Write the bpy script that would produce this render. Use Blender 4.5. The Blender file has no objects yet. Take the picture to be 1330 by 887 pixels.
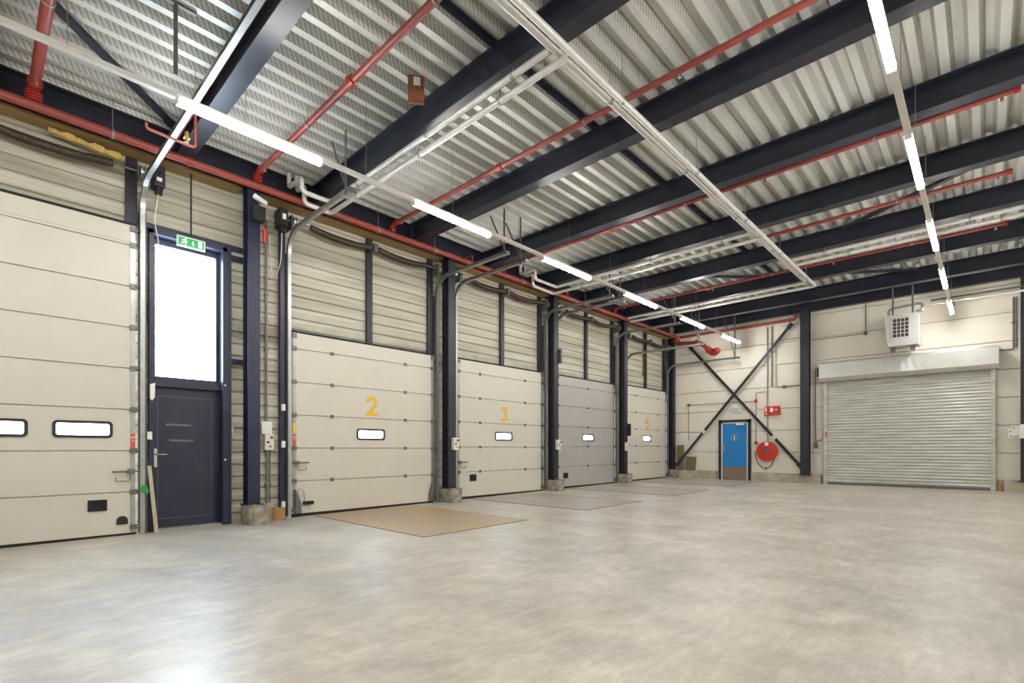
import bpy, bmesh, math, random
from mathutils import Vector, Matrix
random.seed(7)
PI = math.pi
SC = bpy.context.scene
COL = SC.collection

# ------------------------------------------------------------------ camera, world, exposure
E = 1.185                                  # eye height; heights measured from the eye go through R()
YAW = math.radians(43.2)
cam_d = bpy.data.cameras.new('camera')
cam = bpy.data.objects.new('camera', cam_d)
COL.objects.link(cam)
cam.location = (0, 0, E)
cam.rotation_euler = (PI / 2, 0, YAW - PI / 2)
cam_d.sensor_width = 36
cam_d.lens = 655 / 1330 * 36
cam_d.shift_y = 139 / 1330
cam_d.clip_start = 0.05
cam_d.clip_end = 300
SC.camera = cam

world = bpy.data.worlds.new('overcast_sky')
SC.world = world
world.use_nodes = True
wn = world.node_tree.nodes
wn['Background'].inputs['Color'].default_value = (0.74, 0.87, 1.0, 1)
wn['Background'].inputs['Strength'].default_value = 13.0

LED_STRENGTH = 40.0
vs = SC.view_settings
SC.display_settings.display_device = 'sRGB'
vs.view_transform = 'Standard'
vs.look = 'None'
vs.exposure = 1.28
vs.gamma = 1.0
vs.use_curve_mapping = False
SC.cycles.max_bounces = 10
SC.cycles.diffuse_bounces = 6
SC.cycles.use_denoising = True
SC.cycles.sample_clamp_indirect = 8.0


def R(z):
    return z + E


def fl(x):                                  # the floor rises gently towards the back wall
    return 0.0072 * x


# ------------------------------------------------------------------ materials
def lin(c):
    return tuple(((v / 255) / 12.92 if v / 255 <= 0.04045 else ((v / 255 + 0.055) / 1.055) ** 2.4) for v in c) + (1,)


MATS = {}


def mat(name, rgb, rough=0.5, metal=0.0, var=0.12, scale=6.0, rgb2=None, bump=0.0, bscale=40.0, stretch=(1, 1, 1), emit=0.0, spec=0.5):
    m = bpy.data.materials.new(name)
    m.use_nodes = True
    nt = m.node_tree
    N, L = nt.nodes, nt.links
    b = N['Principled BSDF']
    b.inputs['Roughness'].default_value = rough
    b.inputs['Metallic'].default_value = metal
    b.inputs['Specular IOR Level'].default_value = spec
    c1 = lin(rgb)
    c2 = lin(rgb2) if rgb2 else tuple(v * (1 - var) for v in c1[:3]) + (1,)
    tc = N.new('ShaderNodeTexCoord')
    mp = N.new('ShaderNodeMapping')
    mp.inputs['Scale'].default_value = stretch
    L.new(tc.outputs['Object'], mp.inputs['Vector'])
    ns = N.new('ShaderNodeTexNoise')
    ns.inputs['Scale'].default_value = scale
    ns.inputs['Detail'].default_value = 6
    ns.inputs['Roughness'].default_value = 0.6
    L.new(mp.outputs['Vector'], ns.inputs['Vector'])
    rp = N.new('ShaderNodeValToRGB')
    rp.color_ramp.elements[0].position = 0.35
    rp.color_ramp.elements[1].position = 0.68
    rp.color_ramp.elements[0].color = c2
    rp.color_ramp.elements[1].color = c1
    L.new(ns.outputs['Fac'], rp.inputs['Fac'])
    L.new(rp.outputs['Color'], b.inputs['Base Color'])
    if bump:
        n2 = N.new('ShaderNodeTexNoise')
        n2.inputs['Scale'].default_value = bscale
        n2.inputs['Detail'].default_value = 4
        L.new(mp.outputs['Vector'], n2.inputs['Vector'])
        bp = N.new('ShaderNodeBump')
        bp.inputs['Strength'].default_value = bump
        bp.inputs['Distance'].default_value = 0.01
        L.new(n2.outputs['Fac'], bp.inputs['Height'])
        L.new(bp.outputs['Normal'], b.inputs['Normal'])
    if emit:
        b.inputs['Emission Color'].default_value = c1
        b.inputs['Emission Strength'].default_value = emit
    MATS[name] = m
    return m


def tweak(m):
    return m.node_tree, m.node_tree.nodes, m.node_tree.links, m.node_tree.nodes['Principled BSDF']


mat('navy_steel', (40, 42, 56), 0.36, 0.0, 0.35, 3.0, rgb2=(30, 32, 44))
mat('navy_door', (42, 45, 66), 0.36, 0.0, 0.35, 3.0, rgb2=(30, 34, 58))
mat('blue_steel', (37, 43, 70), 0.38, 0.0, 0.3, 3.0, rgb2=(27, 32, 53))
mat('column_steel', (46, 47, 56), 0.45, 0.0, 0.3, 5.0, rgb2=(32, 33, 42), stretch=(1, 1, 0.25))
mat('door_cream', (205, 200, 187), 0.38, 0.0, 0.05, 2.5, bump=0.06, bscale=55)
mat('door_silver', (186, 182, 178), 0.32, 0.25, 0.08, 2.0, bump=0.05, bscale=55)
mat('seam_dark', (60, 58, 54), 0.7)
mat('rubber', (26, 26, 27), 0.75)
mat('galvanised', (172, 174, 172), 0.36, 0.7, 0.18, 9.0)
mat('steel_dull', (120, 120, 116), 0.45, 0.6, 0.25, 9.0)
mat('pipe_silver', (218, 216, 210), 0.36, 0.2, 0.12, 5.0, stretch=(2, 2, 2))
mat('pipe_red', (148, 66, 58), 0.42, 0.0, 0.2, 5.0)
mat('coupling_red', (164, 46, 40), 0.4, 0.0, 0.25, 12.0)
mat('fire_red', (206, 52, 40), 0.4, 0.0, 0.1, 5.0)
mat('brass', (186, 160, 104), 0.35, 0.7)
mat('white_paint', (228, 226, 220), 0.4, 0.0, 0.05)
mat('white_plastic', (222, 220, 210), 0.45, 0.0, 0.06)
mat('black_plastic', (30, 31, 34), 0.45)
mat('grey_conduit', (140, 138, 132), 0.5, 0.2, 0.15)
mat('spring_steel', (84, 70, 62), 0.5, 0.5, 0.35, 14.0)
mat('copper_red', (150, 74, 62), 0.45, 0.2, 0.2)
mat('foam_yellow', (206, 180, 108), 0.95, 0.0, 0.3, 12.0, bump=0.9, bscale=26)
mat('plywood', (168, 140, 92), 0.85, 0.0, 0.2, 4.0, rgb2=(140, 114, 76), stretch=(0.6, 5, 5))
mat('concrete_block', (176, 168, 152), 0.95, 0.0, 0.35, 7.0, rgb2=(118, 110, 98), bump=0.9, bscale=24)
mat('cardboard', (176, 138, 92), 0.9, 0.0, 0.15)
mat('insulation_board', (124, 112, 82), 0.95, 0.0, 0.2, 10.0, bump=0.3)
mat('blue_door', (36, 132, 204), 0.4, 0.0, 0.06)
mat('kick_plate', (150, 136, 116), 0.4, 0.4, 0.12)
mat('chrome', (214, 212, 206), 0.22, 0.9, 0.05)
mat('number_yellow', (222, 184, 48), 0.5, 0.0, 0.08)
mat('sticker_red', (214, 84, 66), 0.5)
mat('sticker_yellow', (226, 196, 60), 0.5)
mat('green_tag', (26, 150, 64), 0.5)
mat('paper', (232, 232, 226), 0.8, 0.0, 0.05)
mat('sign_green', (14, 140, 76), 0.4, 0.0, 0.05, emit=0.35)
mat('sign_white', (236, 246, 238), 0.4, 0.0, 0.03, emit=0.5)
mat('sign_pale', (150, 206, 178), 0.4, 0.0, 0.06)
mat('sign_navy', (26, 42, 84), 0.4)
mat('rust_board', (150, 92, 58), 0.75, 0.0, 0.25, 8.0, rgb2=(120, 70, 46))
mat('wood_lath', (190, 178, 156), 0.8, 0.0, 0.15, 6.0, stretch=(8, 8, 1))
mat('shutter_steel', (208, 208, 200), 0.38, 0.15, 0.22, 2.2, rgb2=(176, 175, 166), stretch=(1, 0.6, 5))
mat('hood_steel', (206, 206, 200), 0.33, 0.5, 0.12, 2.0, bump=0.12, bscale=3.0)
mat('heater_grey', (196, 196, 190), 0.42, 0.1, 0.08)
mat('grille_brown', (62, 44, 40), 0.6)
mat('plate_steel', (184, 174, 162), 0.5, 0.1, 0.14, 1.5, rgb2=(166, 156, 144), bump=0.15, bscale=60)
mat('wire', (150, 150, 148), 0.5, 0.5)
mat('scrap_brown', (140, 80, 60), 0.8)
mat('trunking_white', (226, 222, 214), 0.45, 0.0, 0.04)

# rusty dock plate: rust patches of their own shape
m = mat('plate_rust', (182, 150, 98), 0.5, 0.1, 0.1, 0.9, rgb2=(172, 160, 146), bump=0.15, bscale=60, stretch=(1.4, 0.8, 1))

# LED diffuser
m = bpy.data.materials.new('led_diffuser')
m.use_nodes = True
b = m.node_tree.nodes['Principled BSDF']
b.inputs['Base Color'].default_value = (0.9, 0.9, 0.88, 1)
b.inputs['Emission Color'].default_value = (1.0, 0.982, 0.945, 1)
b.inputs['Emission Strength'].default_value = LED_STRENGTH
MATS['led'] = m

# window pane: thin clear/frosted sheet
def pane_mat(name, tint, gloss):
    m = bpy.data.materials.new(name)
    m.use_nodes = True
    nt = m.node_tree
    N, L = nt.nodes, nt.links
    for n in list(N):
        if n.type == 'BSDF_PRINCIPLED':
            N.remove(n)
    out = [n for n in N if n.type == 'OUTPUT_MATERIAL'][0]
    t = N.new('ShaderNodeBsdfTransparent')
    t.inputs['Color'].default_value = tint
    g = N.new('ShaderNodeBsdfGlossy')
    g.inputs['Roughness'].default_value = 0.08
    mx = N.new('ShaderNodeMixShader')
    mx.inputs[0].default_value = gloss
    L.new(t.outputs[0], mx.inputs[1])
    L.new(g.outputs[0], mx.inputs[2])
    L.new(mx.outputs[0], out.inputs['Surface'])
    MATS[name] = m


pane_mat('window_pane', (0.93, 0.96, 0.97, 1), 0.05)
pane_mat('acrylic_pane', (0.80, 0.86, 0.92, 1), 0.06)

# concrete floor: large tonal patches, trowel streaks, pale scuffs, hairline cracks
m = mat('floor_concrete', (200, 192, 176), 0.42, 0.0, 0.1, 0.28, rgb2=(186, 181, 174), spec=0.45)
nt, N, L, b = tweak(m)
tc = [n for n in N if n.type == 'TEX_COORD'][0]
base_rp = [n for n in N if n.type == 'VALTORGB'][0]


def layer(prev, scale, stretch, rot, lo, hi, dark, light, fac, detail=10, rough=0.68, dist=0.5):
    n2 = N.new('ShaderNodeTexNoise')
    n2.inputs['Scale'].default_value = scale
    n2.inputs['Detail'].default_value = detail
    n2.inputs['Roughness'].default_value = rough
    n2.inputs['Distortion'].default_value = dist
    mp2 = N.new('ShaderNodeMapping')
    mp2.inputs['Scale'].default_value = stretch
    mp2.inputs['Rotation'].default_value = (0, 0, rot)
    L.new(tc.outputs['Object'], mp2.inputs['Vector'])
    L.new(mp2.outputs['Vector'], n2.inputs['Vector'])
    r2 = N.new('ShaderNodeValToRGB')
    r2.color_ramp.elements[0].position = lo
    r2.color_ramp.elements[0].color = dark + (1,)
    r2.color_ramp.elements[1].position = hi
    r2.color_ramp.elements[1].color = light + (1,)
    L.new(n2.outputs['Fac'], r2.inputs['Fac'])
    mx = N.new('ShaderNodeMix')
    mx.data_type = 'RGBA'
    mx.blend_type = 'MULTIPLY'
    mx.inputs['Factor'].default_value = fac
    L.new(prev, mx.inputs['A'])
    L.new(r2.outputs['Color'], mx.inputs['B'])
    return mx.outputs['Result'], n2.outputs['Fac']


c_, f1 = layer(base_rp.outputs['Color'], 1.3, (1.0, 0.75, 1), 0.5, 0.38, 0.62, (0.74, 0.74, 0.75), (1.08, 1.07, 1.05), 0.85, 14, 0.72)
c_, f2 = layer(c_, 4.0, (0.7, 1.2, 1), 0.9, 0.40, 0.60, (0.80, 0.79, 0.78), (1.12, 1.12, 1.12), 0.8, 15, 0.78, 0.3)
c_, f3 = layer(c_, 9.0, (0.35, 1.8, 1), -0.35, 0.40, 0.62, (0.86, 0.85, 0.84), (1.16, 1.16, 1.16), 0.55, 12, 0.75, 0.3)
vo = N.new('ShaderNodeTexVoronoi'); vo.feature = 'DISTANCE_TO_EDGE'; vo.inputs['Scale'].default_value = 0.4
n3 = N.new('ShaderNodeTexNoise'); n3.inputs['Scale'].default_value = 1.6; n3.inputs['Detail'].default_value = 6
L.new(tc.outputs['Object'], n3.inputs['Vector'])
vm = N.new('ShaderNodeVectorMath'); vm.operation = 'MULTIPLY_ADD'; vm.inputs[1].default_value = (0.9, 0.9, 0.0)
L.new(n3.outputs['Color'], vm.inputs[0]); L.new(tc.outputs['Object'], vm.inputs[2])
L.new(vm.outputs['Vector'], vo.inputs['Vector'])
r3 = N.new('ShaderNodeValToRGB')
r3.color_ramp.elements[0].position = 0.0; r3.color_ramp.elements[0].color = (0.74, 0.72, 0.70, 1)
r3.color_ramp.elements[1].position = 0.003; r3.color_ramp.elements[1].color = (1, 1, 1, 1)
L.new(vo.outputs['Distance'], r3.inputs['Fac'])
mx2 = N.new('ShaderNodeMix'); mx2.data_type = 'RGBA'; mx2.blend_type = 'MULTIPLY'; mx2.inputs['Factor'].default_value = 0.6
L.new(c_, mx2.inputs['A']); L.new(r3.outputs['Color'], mx2.inputs['B'])
L.new(mx2.outputs['Result'], b.inputs['Base Color'])
r4 = N.new('ShaderNodeMapRange'); r4.inputs['From Min'].default_value = 0.3; r4.inputs['From Max'].default_value = 0.7; r4.inputs['To Min'].default_value = 0.27; r4.inputs['To Max'].default_value = 0.50
L.new(f2, r4.inputs['Value']); L.new(r4.outputs['Result'], b.inputs['Roughness'])
bpf = N.new('ShaderNodeBump'); bpf.inputs['Strength'].default_value = 0.08; bpf.inputs['Distance'].default_value = 0.004
L.new(f2, bpf.inputs['Height']); L.new(bpf.outputs['Normal'], b.inputs['Normal'])

# corrugated deck: zinc with perforated webs
m = mat('deck_zinc', (212, 212, 206), 0.42, 0.2, 0.12, 3.0, stretch=(0.5, 4, 1))
nt, N, L, b = tweak(m)
tc = [n for n in N if n.type == 'TEX_COORD'][0]
base_rp = [n for n in N if n.type == 'VALTORGB'][0]
wv = N.new('ShaderNodeTexWave'); wv.wave_type = 'BANDS'; wv.bands_direction = 'DIAGONAL'; wv.inputs['Scale'].default_value = 11.0; wv.inputs['Distortion'].default_value = 0.4
L.new(tc.outputs['Object'], wv.inputs['Vector'])
sep = N.new('ShaderNodeSeparateXYZ'); L.new(tc.outputs['Normal'], sep.inputs['Vector'])
ab = N.new('ShaderNodeMath'); ab.operation = 'ABSOLUTE'; L.new(sep.outputs['Y'], ab.inputs[0])
gt = N.new('ShaderNodeMath'); gt.operation = 'GREATER_THAN'; gt.inputs[1].default_value = 0.5; L.new(ab.outputs[0], gt.inputs[0])
ml = N.new('ShaderNodeMath'); ml.operation = 'MULTIPLY'; L.new(gt.outputs[0], ml.inputs[0]); L.new(wv.outputs['Fac'], ml.inputs[1])
m2 = N.new('ShaderNodeMath'); m2.operation = 'MULTIPLY'; m2.inputs[1].default_value = 0.55; L.new(ml.outputs[0], m2.inputs[0])
mx = N.new('ShaderNodeMix'); mx.data_type = 'RGBA'; mx.blend_type = 'MIX'
L.new(m2.outputs[0], mx.inputs['Factor']); L.new(base_rp.outputs['Color'], mx.inputs['A']); mx.inputs['B'].default_value = lin((110, 110, 104))
L.new(mx.outputs['Result'], b.inputs['Base Color'])

# cream cladding, grimy in blotches
m = mat('cladding_cream', (198, 195, 180), 0.5, 0.0, 0.1, 1.3, rgb2=(180, 175, 157), stretch=(0.5, 1, 1.6))
nt, N, L, b = tweak(m)
tc = [n for n in N if n.type == 'TEX_COORD'][0]
base_rp = [n for n in N if n.type == 'VALTORGB'][0]
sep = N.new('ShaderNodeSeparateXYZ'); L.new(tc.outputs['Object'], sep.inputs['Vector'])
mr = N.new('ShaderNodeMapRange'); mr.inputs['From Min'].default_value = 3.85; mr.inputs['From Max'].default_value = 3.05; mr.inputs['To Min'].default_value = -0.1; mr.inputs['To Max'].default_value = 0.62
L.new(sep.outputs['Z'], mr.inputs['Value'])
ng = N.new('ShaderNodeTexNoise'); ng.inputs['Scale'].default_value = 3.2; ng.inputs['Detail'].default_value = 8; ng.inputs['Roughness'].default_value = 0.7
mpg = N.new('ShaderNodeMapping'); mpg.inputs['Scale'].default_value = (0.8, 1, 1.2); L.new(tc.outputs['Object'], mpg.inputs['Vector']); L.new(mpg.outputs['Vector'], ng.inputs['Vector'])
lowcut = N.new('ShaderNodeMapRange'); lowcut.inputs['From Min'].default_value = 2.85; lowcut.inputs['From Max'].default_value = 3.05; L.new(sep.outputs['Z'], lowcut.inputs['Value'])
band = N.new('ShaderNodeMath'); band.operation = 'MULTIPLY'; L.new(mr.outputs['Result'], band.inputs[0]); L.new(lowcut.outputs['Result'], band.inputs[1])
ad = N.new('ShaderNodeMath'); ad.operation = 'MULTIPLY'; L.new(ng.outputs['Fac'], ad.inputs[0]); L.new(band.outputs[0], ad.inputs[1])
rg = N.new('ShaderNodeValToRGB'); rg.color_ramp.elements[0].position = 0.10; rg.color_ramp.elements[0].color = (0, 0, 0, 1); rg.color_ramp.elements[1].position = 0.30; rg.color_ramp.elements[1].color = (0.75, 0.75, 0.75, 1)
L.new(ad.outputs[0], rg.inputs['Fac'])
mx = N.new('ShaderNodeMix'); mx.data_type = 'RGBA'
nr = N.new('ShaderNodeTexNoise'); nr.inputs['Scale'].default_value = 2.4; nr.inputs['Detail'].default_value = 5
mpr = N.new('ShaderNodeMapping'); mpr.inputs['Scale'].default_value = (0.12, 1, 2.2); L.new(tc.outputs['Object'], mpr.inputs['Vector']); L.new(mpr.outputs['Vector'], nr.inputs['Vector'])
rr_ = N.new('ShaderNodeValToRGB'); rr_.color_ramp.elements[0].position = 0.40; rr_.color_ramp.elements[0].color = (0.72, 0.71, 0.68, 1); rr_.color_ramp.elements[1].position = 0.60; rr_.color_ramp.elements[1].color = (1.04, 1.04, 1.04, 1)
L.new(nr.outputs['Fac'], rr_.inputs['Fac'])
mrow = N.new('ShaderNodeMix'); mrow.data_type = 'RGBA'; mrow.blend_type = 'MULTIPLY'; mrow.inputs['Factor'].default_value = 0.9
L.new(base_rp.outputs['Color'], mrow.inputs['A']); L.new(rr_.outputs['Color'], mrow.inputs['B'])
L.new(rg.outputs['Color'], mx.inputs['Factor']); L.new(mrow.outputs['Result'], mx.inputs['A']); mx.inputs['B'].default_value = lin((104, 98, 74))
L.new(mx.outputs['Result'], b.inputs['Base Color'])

mat('wall_panel', (234, 229, 216), 0.55, 0.0, 0.05, 1.2, rgb2=(226, 219, 203))
mat('kerb_concrete', (196, 187, 168), 0.9, 0.0, 0.2, 4.0, rgb2=(160, 152, 134), bump=0.5, bscale=25)


# ------------------------------------------------------------------ mesh helpers
def base_of(p):
    v = Vector((0, 0, 0))
    while p is not None:
        v += p.location
        p = p.parent
    return v


class MB:
    def __init__(self):
        self.bm = bmesh.new()

    def face(self, pts, smooth=False):
        vs_ = [self.bm.verts.new(p) for p in pts]
        f = self.bm.faces.new(vs_)
        f.smooth = smooth
        return self

    def box(self, a, b):
        x0, x1 = sorted((a[0], b[0])); y0, y1 = sorted((a[1], b[1])); z0, z1 = sorted((a[2], b[2]))
        v = [self.bm.verts.new(p) for p in ((x0, y0, z0), (x1, y0, z0), (x1, y1, z0), (x0, y1, z0), (x0, y0, z1), (x1, y0, z1), (x1, y1, z1), (x0, y1, z1))]
        for q in ((3, 2, 1, 0), (4, 5, 6, 7), (0, 1, 5, 4), (1, 2, 6, 5), (2, 3, 7, 6), (3, 0, 4, 7)):
            self.bm.faces.new([v[i] for i in q])
        return self

    def bar(self, p0, p1, w, h, up=(0, 0, 1)):
        p0, p1 = Vector(p0), Vector(p1)
        d = (p1 - p0).normalized()
        s = d.cross(Vector(up))
        if s.length < 1e-4:
            s = d.cross(Vector((1, 0, 0)))
        s.normalize()
        u = s.cross(d).normalized()
        ring = [(-w / 2, -h / 2), (w / 2, -h / 2), (w / 2, h / 2), (-w / 2, h / 2)]
        A = [self.bm.verts.new(p0 + s * a + u * c) for a, c in ring]
        B = [self.bm.verts.new(p1 + s * a + u * c) for a, c in ring]
        self.bm.faces.new(A[::-1]); self.bm.faces.new(B)
        for i in range(4):
            j = (i + 1) % 4
            self.bm.faces.new((A[i], A[j], B[j], B[i]))
        return self

    def prism(self, poly, fa, fb):
        """poly: 2D points; fa, fb turn a 2D point into the two end points."""
        A = [self.bm.verts.new(fa(p)) for p in poly]
        B = [self.bm.verts.new(fb(p)) for p in poly]
        self.bm.faces.new(A[::-1]); self.bm.faces.new(B)
        n = len(poly)
        for i in range(n):
            j = (i + 1) % n
            self.bm.faces.new((A[i], A[j], B[j], B[i]))
        return self

    def tube(self, pts, r, seg=10, cap=True):
        pts = [Vector(p) for p in pts]
        n = len(pts)
        rs = r if isinstance(r, (list, tuple)) else [r] * n
        t0 = (pts[1] - pts[0]).normalized()
        nrm = t0.cross(Vector((0, 0, 1)))
        if nrm.length < 1e-3:
            nrm = t0.cross(Vector((1, 0, 0)))
        nrm.normalize()
        rings = []
        for i in range(n):
            if i == 0:
                t = t0
            elif i == n - 1:
                t = (pts[i] - pts[i - 1]).normalized()
            else:
                t = ((pts[i] - pts[i - 1]).normalized() + (pts[i + 1] - pts[i]).normalized())
                t = t.normalized() if t.length > 1e-6 else (pts[i] - pts[i - 1]).normalized()
            nrm = nrm - t * nrm.dot(t)
            if nrm.length < 1e-6:
                nrm = t.orthogonal()
            nrm.normalize()
            bi = t.cross(nrm)
            rings.append([self.bm.verts.new(pts[i] + (nrm * math.cos(2 * PI * k / seg) + bi * math.sin(2 * PI * k / seg)) * rs[i]) for k in range(seg)])
        for i in range(n - 1):
            for k in range(seg):
                f = self.bm.faces.new((rings[i][k], rings[i][(k + 1) % seg], rings[i + 1][(k + 1) % seg], rings[i + 1][k]))
                f.smooth = True
        if cap:
            for rg_, fl_ in ((rings[0], True), (rings[-1], False)):
                vv = [self.bm.verts.new(v.co) for v in rg_]
                self.bm.faces.new(vv[::-1] if fl_ else vv)
        return self

    def ring(self, c, axis, r_out, r_in, h, seg=20):
        """flat ring / washer / short drum of length h along axis"""
        c = Vector(c); ax = Vector(axis).normalized()
        a = ax.orthogonal().normalized(); b2 = ax.cross(a)
        def circ(r, o):
            return [self.bm.verts.new(c + ax * o + (a * math.cos(2 * PI * k / seg) + b2 * math.sin(2 * PI * k / seg)) * r) for k in range(seg)]
        o0, o1, i0, i1 = circ(r_out, -h / 2), circ(r_out, h / 2), circ(r_in, -h / 2), circ(r_in, h / 2)
        for k in range(seg):
            j = (k + 1) % seg
            for q in ((o0[k], o0[j], o1[j], o1[k]), (i0[j], i0[k], i1[k], i1[j]), (o1[k], o1[j], i1[j], i1[k]), (o0[j], o0[k], i0[k], i0[j])):
                self.bm.faces.new(q)
        return self

    def build(self, name, m, parent=None, bevel=0.0, weld=False):
        bm = self.bm
        if weld:
            bmesh.ops.remove_doubles(bm, verts=bm.verts, dist=1e-4)
        bmesh.ops.recalc_face_normals(bm, faces=bm.faces)
        if bevel:
            es = [e for e in bm.edges if len(e.link_faces) == 2 and e.calc_face_angle(0) > 0.6 and not (e.link_faces[0].smooth and e.link_faces[1].smooth)]
            bmesh.ops.bevel(bm, geom=es, offset=bevel, segments=2, profile=0.6, affect='EDGES', clamp_overlap=True)
        if parent is None:
            xs = [v.co for v in bm.verts]
            org = Vector(((min(v.x for v in xs) + max(v.x for v in xs)) / 2, (min(v.y for v in xs) + max(v.y for v in xs)) / 2, min(v.z for v in xs)))
        else:
            org = base_of(parent)
        bmesh.ops.translate(bm, verts=bm.verts, vec=-org)
        me = bpy.data.meshes.new(name)
        bm.to_mesh(me)
        bm.free()
        me.materials.append(MATS[m])
        o = bpy.data.objects.new(name, me)
        COL.objects.link(o)
        if parent is None:
            o.location = org
        else:
            o.parent = parent
        return o


def tag(o, label, cat, group=None, kind=None):
    o['label'] = label
    o['category'] = cat
    if group:
        o['group'] = group
    o['kind'] = kind or 'thing'
    return o


def thing(name, label, cat, loc, group=None, kind=None):
    o = bpy.data.objects.new(name, None)
    COL.objects.link(o)
    o.location = loc
    o.empty_display_size = 0.2
    return tag(o, label, cat, group, kind)


def struct(o, label=None):
    o['kind'] = 'structure'
    if label:
        o['label'] = label
    return o


def fillet(pts, r, n=6):
    pts = [Vector(p) for p in pts]
    out = [pts[0]]
    for i in range(1, len(pts) - 1):
        a = (pts[i - 1] - pts[i]); c = (pts[i + 1] - pts[i])
        rr = min(r, a.length * 0.49, c.length * 0.49)
        p0 = pts[i] + a.normalized() * rr
        p1 = pts[i] + c.normalized() * rr
        for k in range(n + 1):
            t = k / n
            out.append(p0 * (1 - t) ** 2 + pts[i] * 2 * t * (1 - t) + p1 * t ** 2)
    out.append(pts[-1])
    return out


def ribbon(mb, path, w, to3, th):
    """a stroked line of width w in 2D, given thickness th through to3(x, y, depth)"""
    P = [Vector((p[0], p[1])) for p in path]
    Lp, Rp = [], []
    for i, p in enumerate(P):
        if i == 0:
            t = (P[1] - P[0]).normalized(); s = 1
        elif i == len(P) - 1:
            t = (P[-1] - P[-2]).normalized(); s = 1
        else:
            a = (P[i] - P[i - 1]).normalized(); c = (P[i + 1] - P[i]).normalized()
            t = (a + c).normalized()
            s = min(2.5, 1 / max(0.3, t.dot(a)))
        nn = Vector((-t.y, t.x)) * (w / 2 * s)
        Lp.append(p + nn); Rp.append(p - nn)
    bm = mb.bm
    V = [[bm.verts.new(to3(q.x, q.y, d_)) for q in (l_, r_) for d_ in (0, th)] for l_, r_ in zip(Lp, Rp)]   # left low, left high, right low, right high
    for A, B in zip(V, V[1:]):
        for q in ((A[0], A[2], B[2], B[0]), (A[1], B[1], B[3], A[3]), (A[0], B[0], B[1], A[1]), (A[2], A[3], B[3], B[2])):
            bm.faces.new(q)
    bm.faces.new((V[0][0], V[0][1], V[0][3], V[0][2])); bm.faces.new((V[-1][0], V[-1][2], V[-1][3], V[-1][1]))


def arc(cx, cy, rx, ry, a0, a1, n=14):
    return [(cx + rx * math.cos(math.radians(a0 + (a1 - a0) * i / n)), cy + ry * math.sin(math.radians(a0 + (a1 - a0) * i / n))) for i in range(n + 1)]


DIGITS = {
    '2': [arc(.35, .69, .23, .215, 178, -38) + [(.17, .10), (.70, .10)]],
    '3': [arc(.33, .715, .20, .185, 160, -78), arc(.33, .30, .24, .205, 78, -160)],
    '5': [[(.64, .90), (.17, .90), (.12, .50)] + arc(.33, .335, .235, .235, 125, -158)],
}


def i_section(w, h, tf, tw):
    return [(-w / 2, 0), (w / 2, 0), (w / 2, tf), (tw / 2, tf), (tw / 2, h - tf), (w / 2, h - tf), (w / 2, h), (-w / 2, h), (-w / 2, h - tf), (-tw / 2, h - tf), (-tw / 2, tf), (-w / 2, tf)]


def rrect(w, h, r, n=5):
    out = []
    for cx, cy, a in ((w / 2 - r, h / 2 - r, 0), (-w / 2 + r, h / 2 - r, 90), (-w / 2 + r, -h / 2 + r, 180), (w / 2 - r, -h / 2 + r, 270)):
        for k in range(n + 1):
            t = math.radians(a + 90 * k / n)
            out.append((cx + r * math.cos(t), cy + r * math.sin(t)))
    return out


def ring_frame(mb, outer, inner, f0, f1):
    n = len(outer)
    A = [mb.bm.verts.new(f0(p)) for p in outer]; B = [mb.bm.verts.new(f1(p)) for p in outer]
    C = [mb.bm.verts.new(f0(p)) for p in inner]; D = [mb.bm.verts.new(f1(p)) for p in inner]
    for i in range(n):
        j = (i + 1) % n
        for q in ((A[i], A[j], B[j], B[i]), (C[j], C[i], D[i], D[j]), (A[j], A[i], C[i], C[j]), (B[i], B[j], D[j], D[i])):
            mb.bm.faces.new(q)


# ------------------------------------------------------------------ the setting
X0, XB, YR, YL = -7.0, 17.6, -9.0, 8.6
ZB, ZD = R(4.10), R(4.45)                    # underside of the beams, underside of the deck

f = MB()
v = []
for z0 in (0.0, -0.25):
    v.append([f.bm.verts.new((x, y, fl(x) + z0)) for x, y in ((X0 - .2, YR - .2), (XB + .3, YR - .2), (XB + .3, YL + .35), (X0 - .2, YL + .35))])
f.bm.faces.new(v[0]); f.bm.faces.new(v[1][::-1])
for i in range(4):
    f.bm.faces.new((v[0][i], v[1][i], v[1][(i + 1) % 4], v[0][(i + 1) % 4]))
struct(f.build('floor', 'floor_concrete'), 'worn grey concrete warehouse floor')

# corrugated steel deck
d = MB()
pitch = 0.25
prof = []
y = YR - .2
while y < YL + .3:
    prof += [(y, 0), (y + .085, 0), (y + .125, .10), (y + .21, .10)]
    y += pitch
ring0 = [d.bm.verts.new((X0 - .2, p[0], ZD + p[1])) for p in prof]
ring1 = [d.bm.verts.new((XB + .3, p[0], ZD + p[1])) for p in prof]
for i in range(len(prof) - 1):
    d.bm.faces.new((ring0[i], ring1[i], ring1[i + 1], ring0[i + 1]))
d.box((X0 - .2, YR - .2, ZD + .14), (XB + .3, YL + .35, ZD + .3))
struct(d.build('ceiling', 'deck_zinc'), 'corrugated galvanised roof deck')

# doors along the dock wall: centre x, leaf width
DOORS = [(5.14, 2.96), (8.755, 2.92), (12.30, 2.90), (15.855, 2.80)]
TALL = (-0.145, 3.30)

# ribbed dock wall with its openings
RIB = [(0, 0), (.085, 0), (.100, .016), (.165, .016), (.178, 0), (.181, .022), (.187, .022), (.190, .0)]


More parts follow.
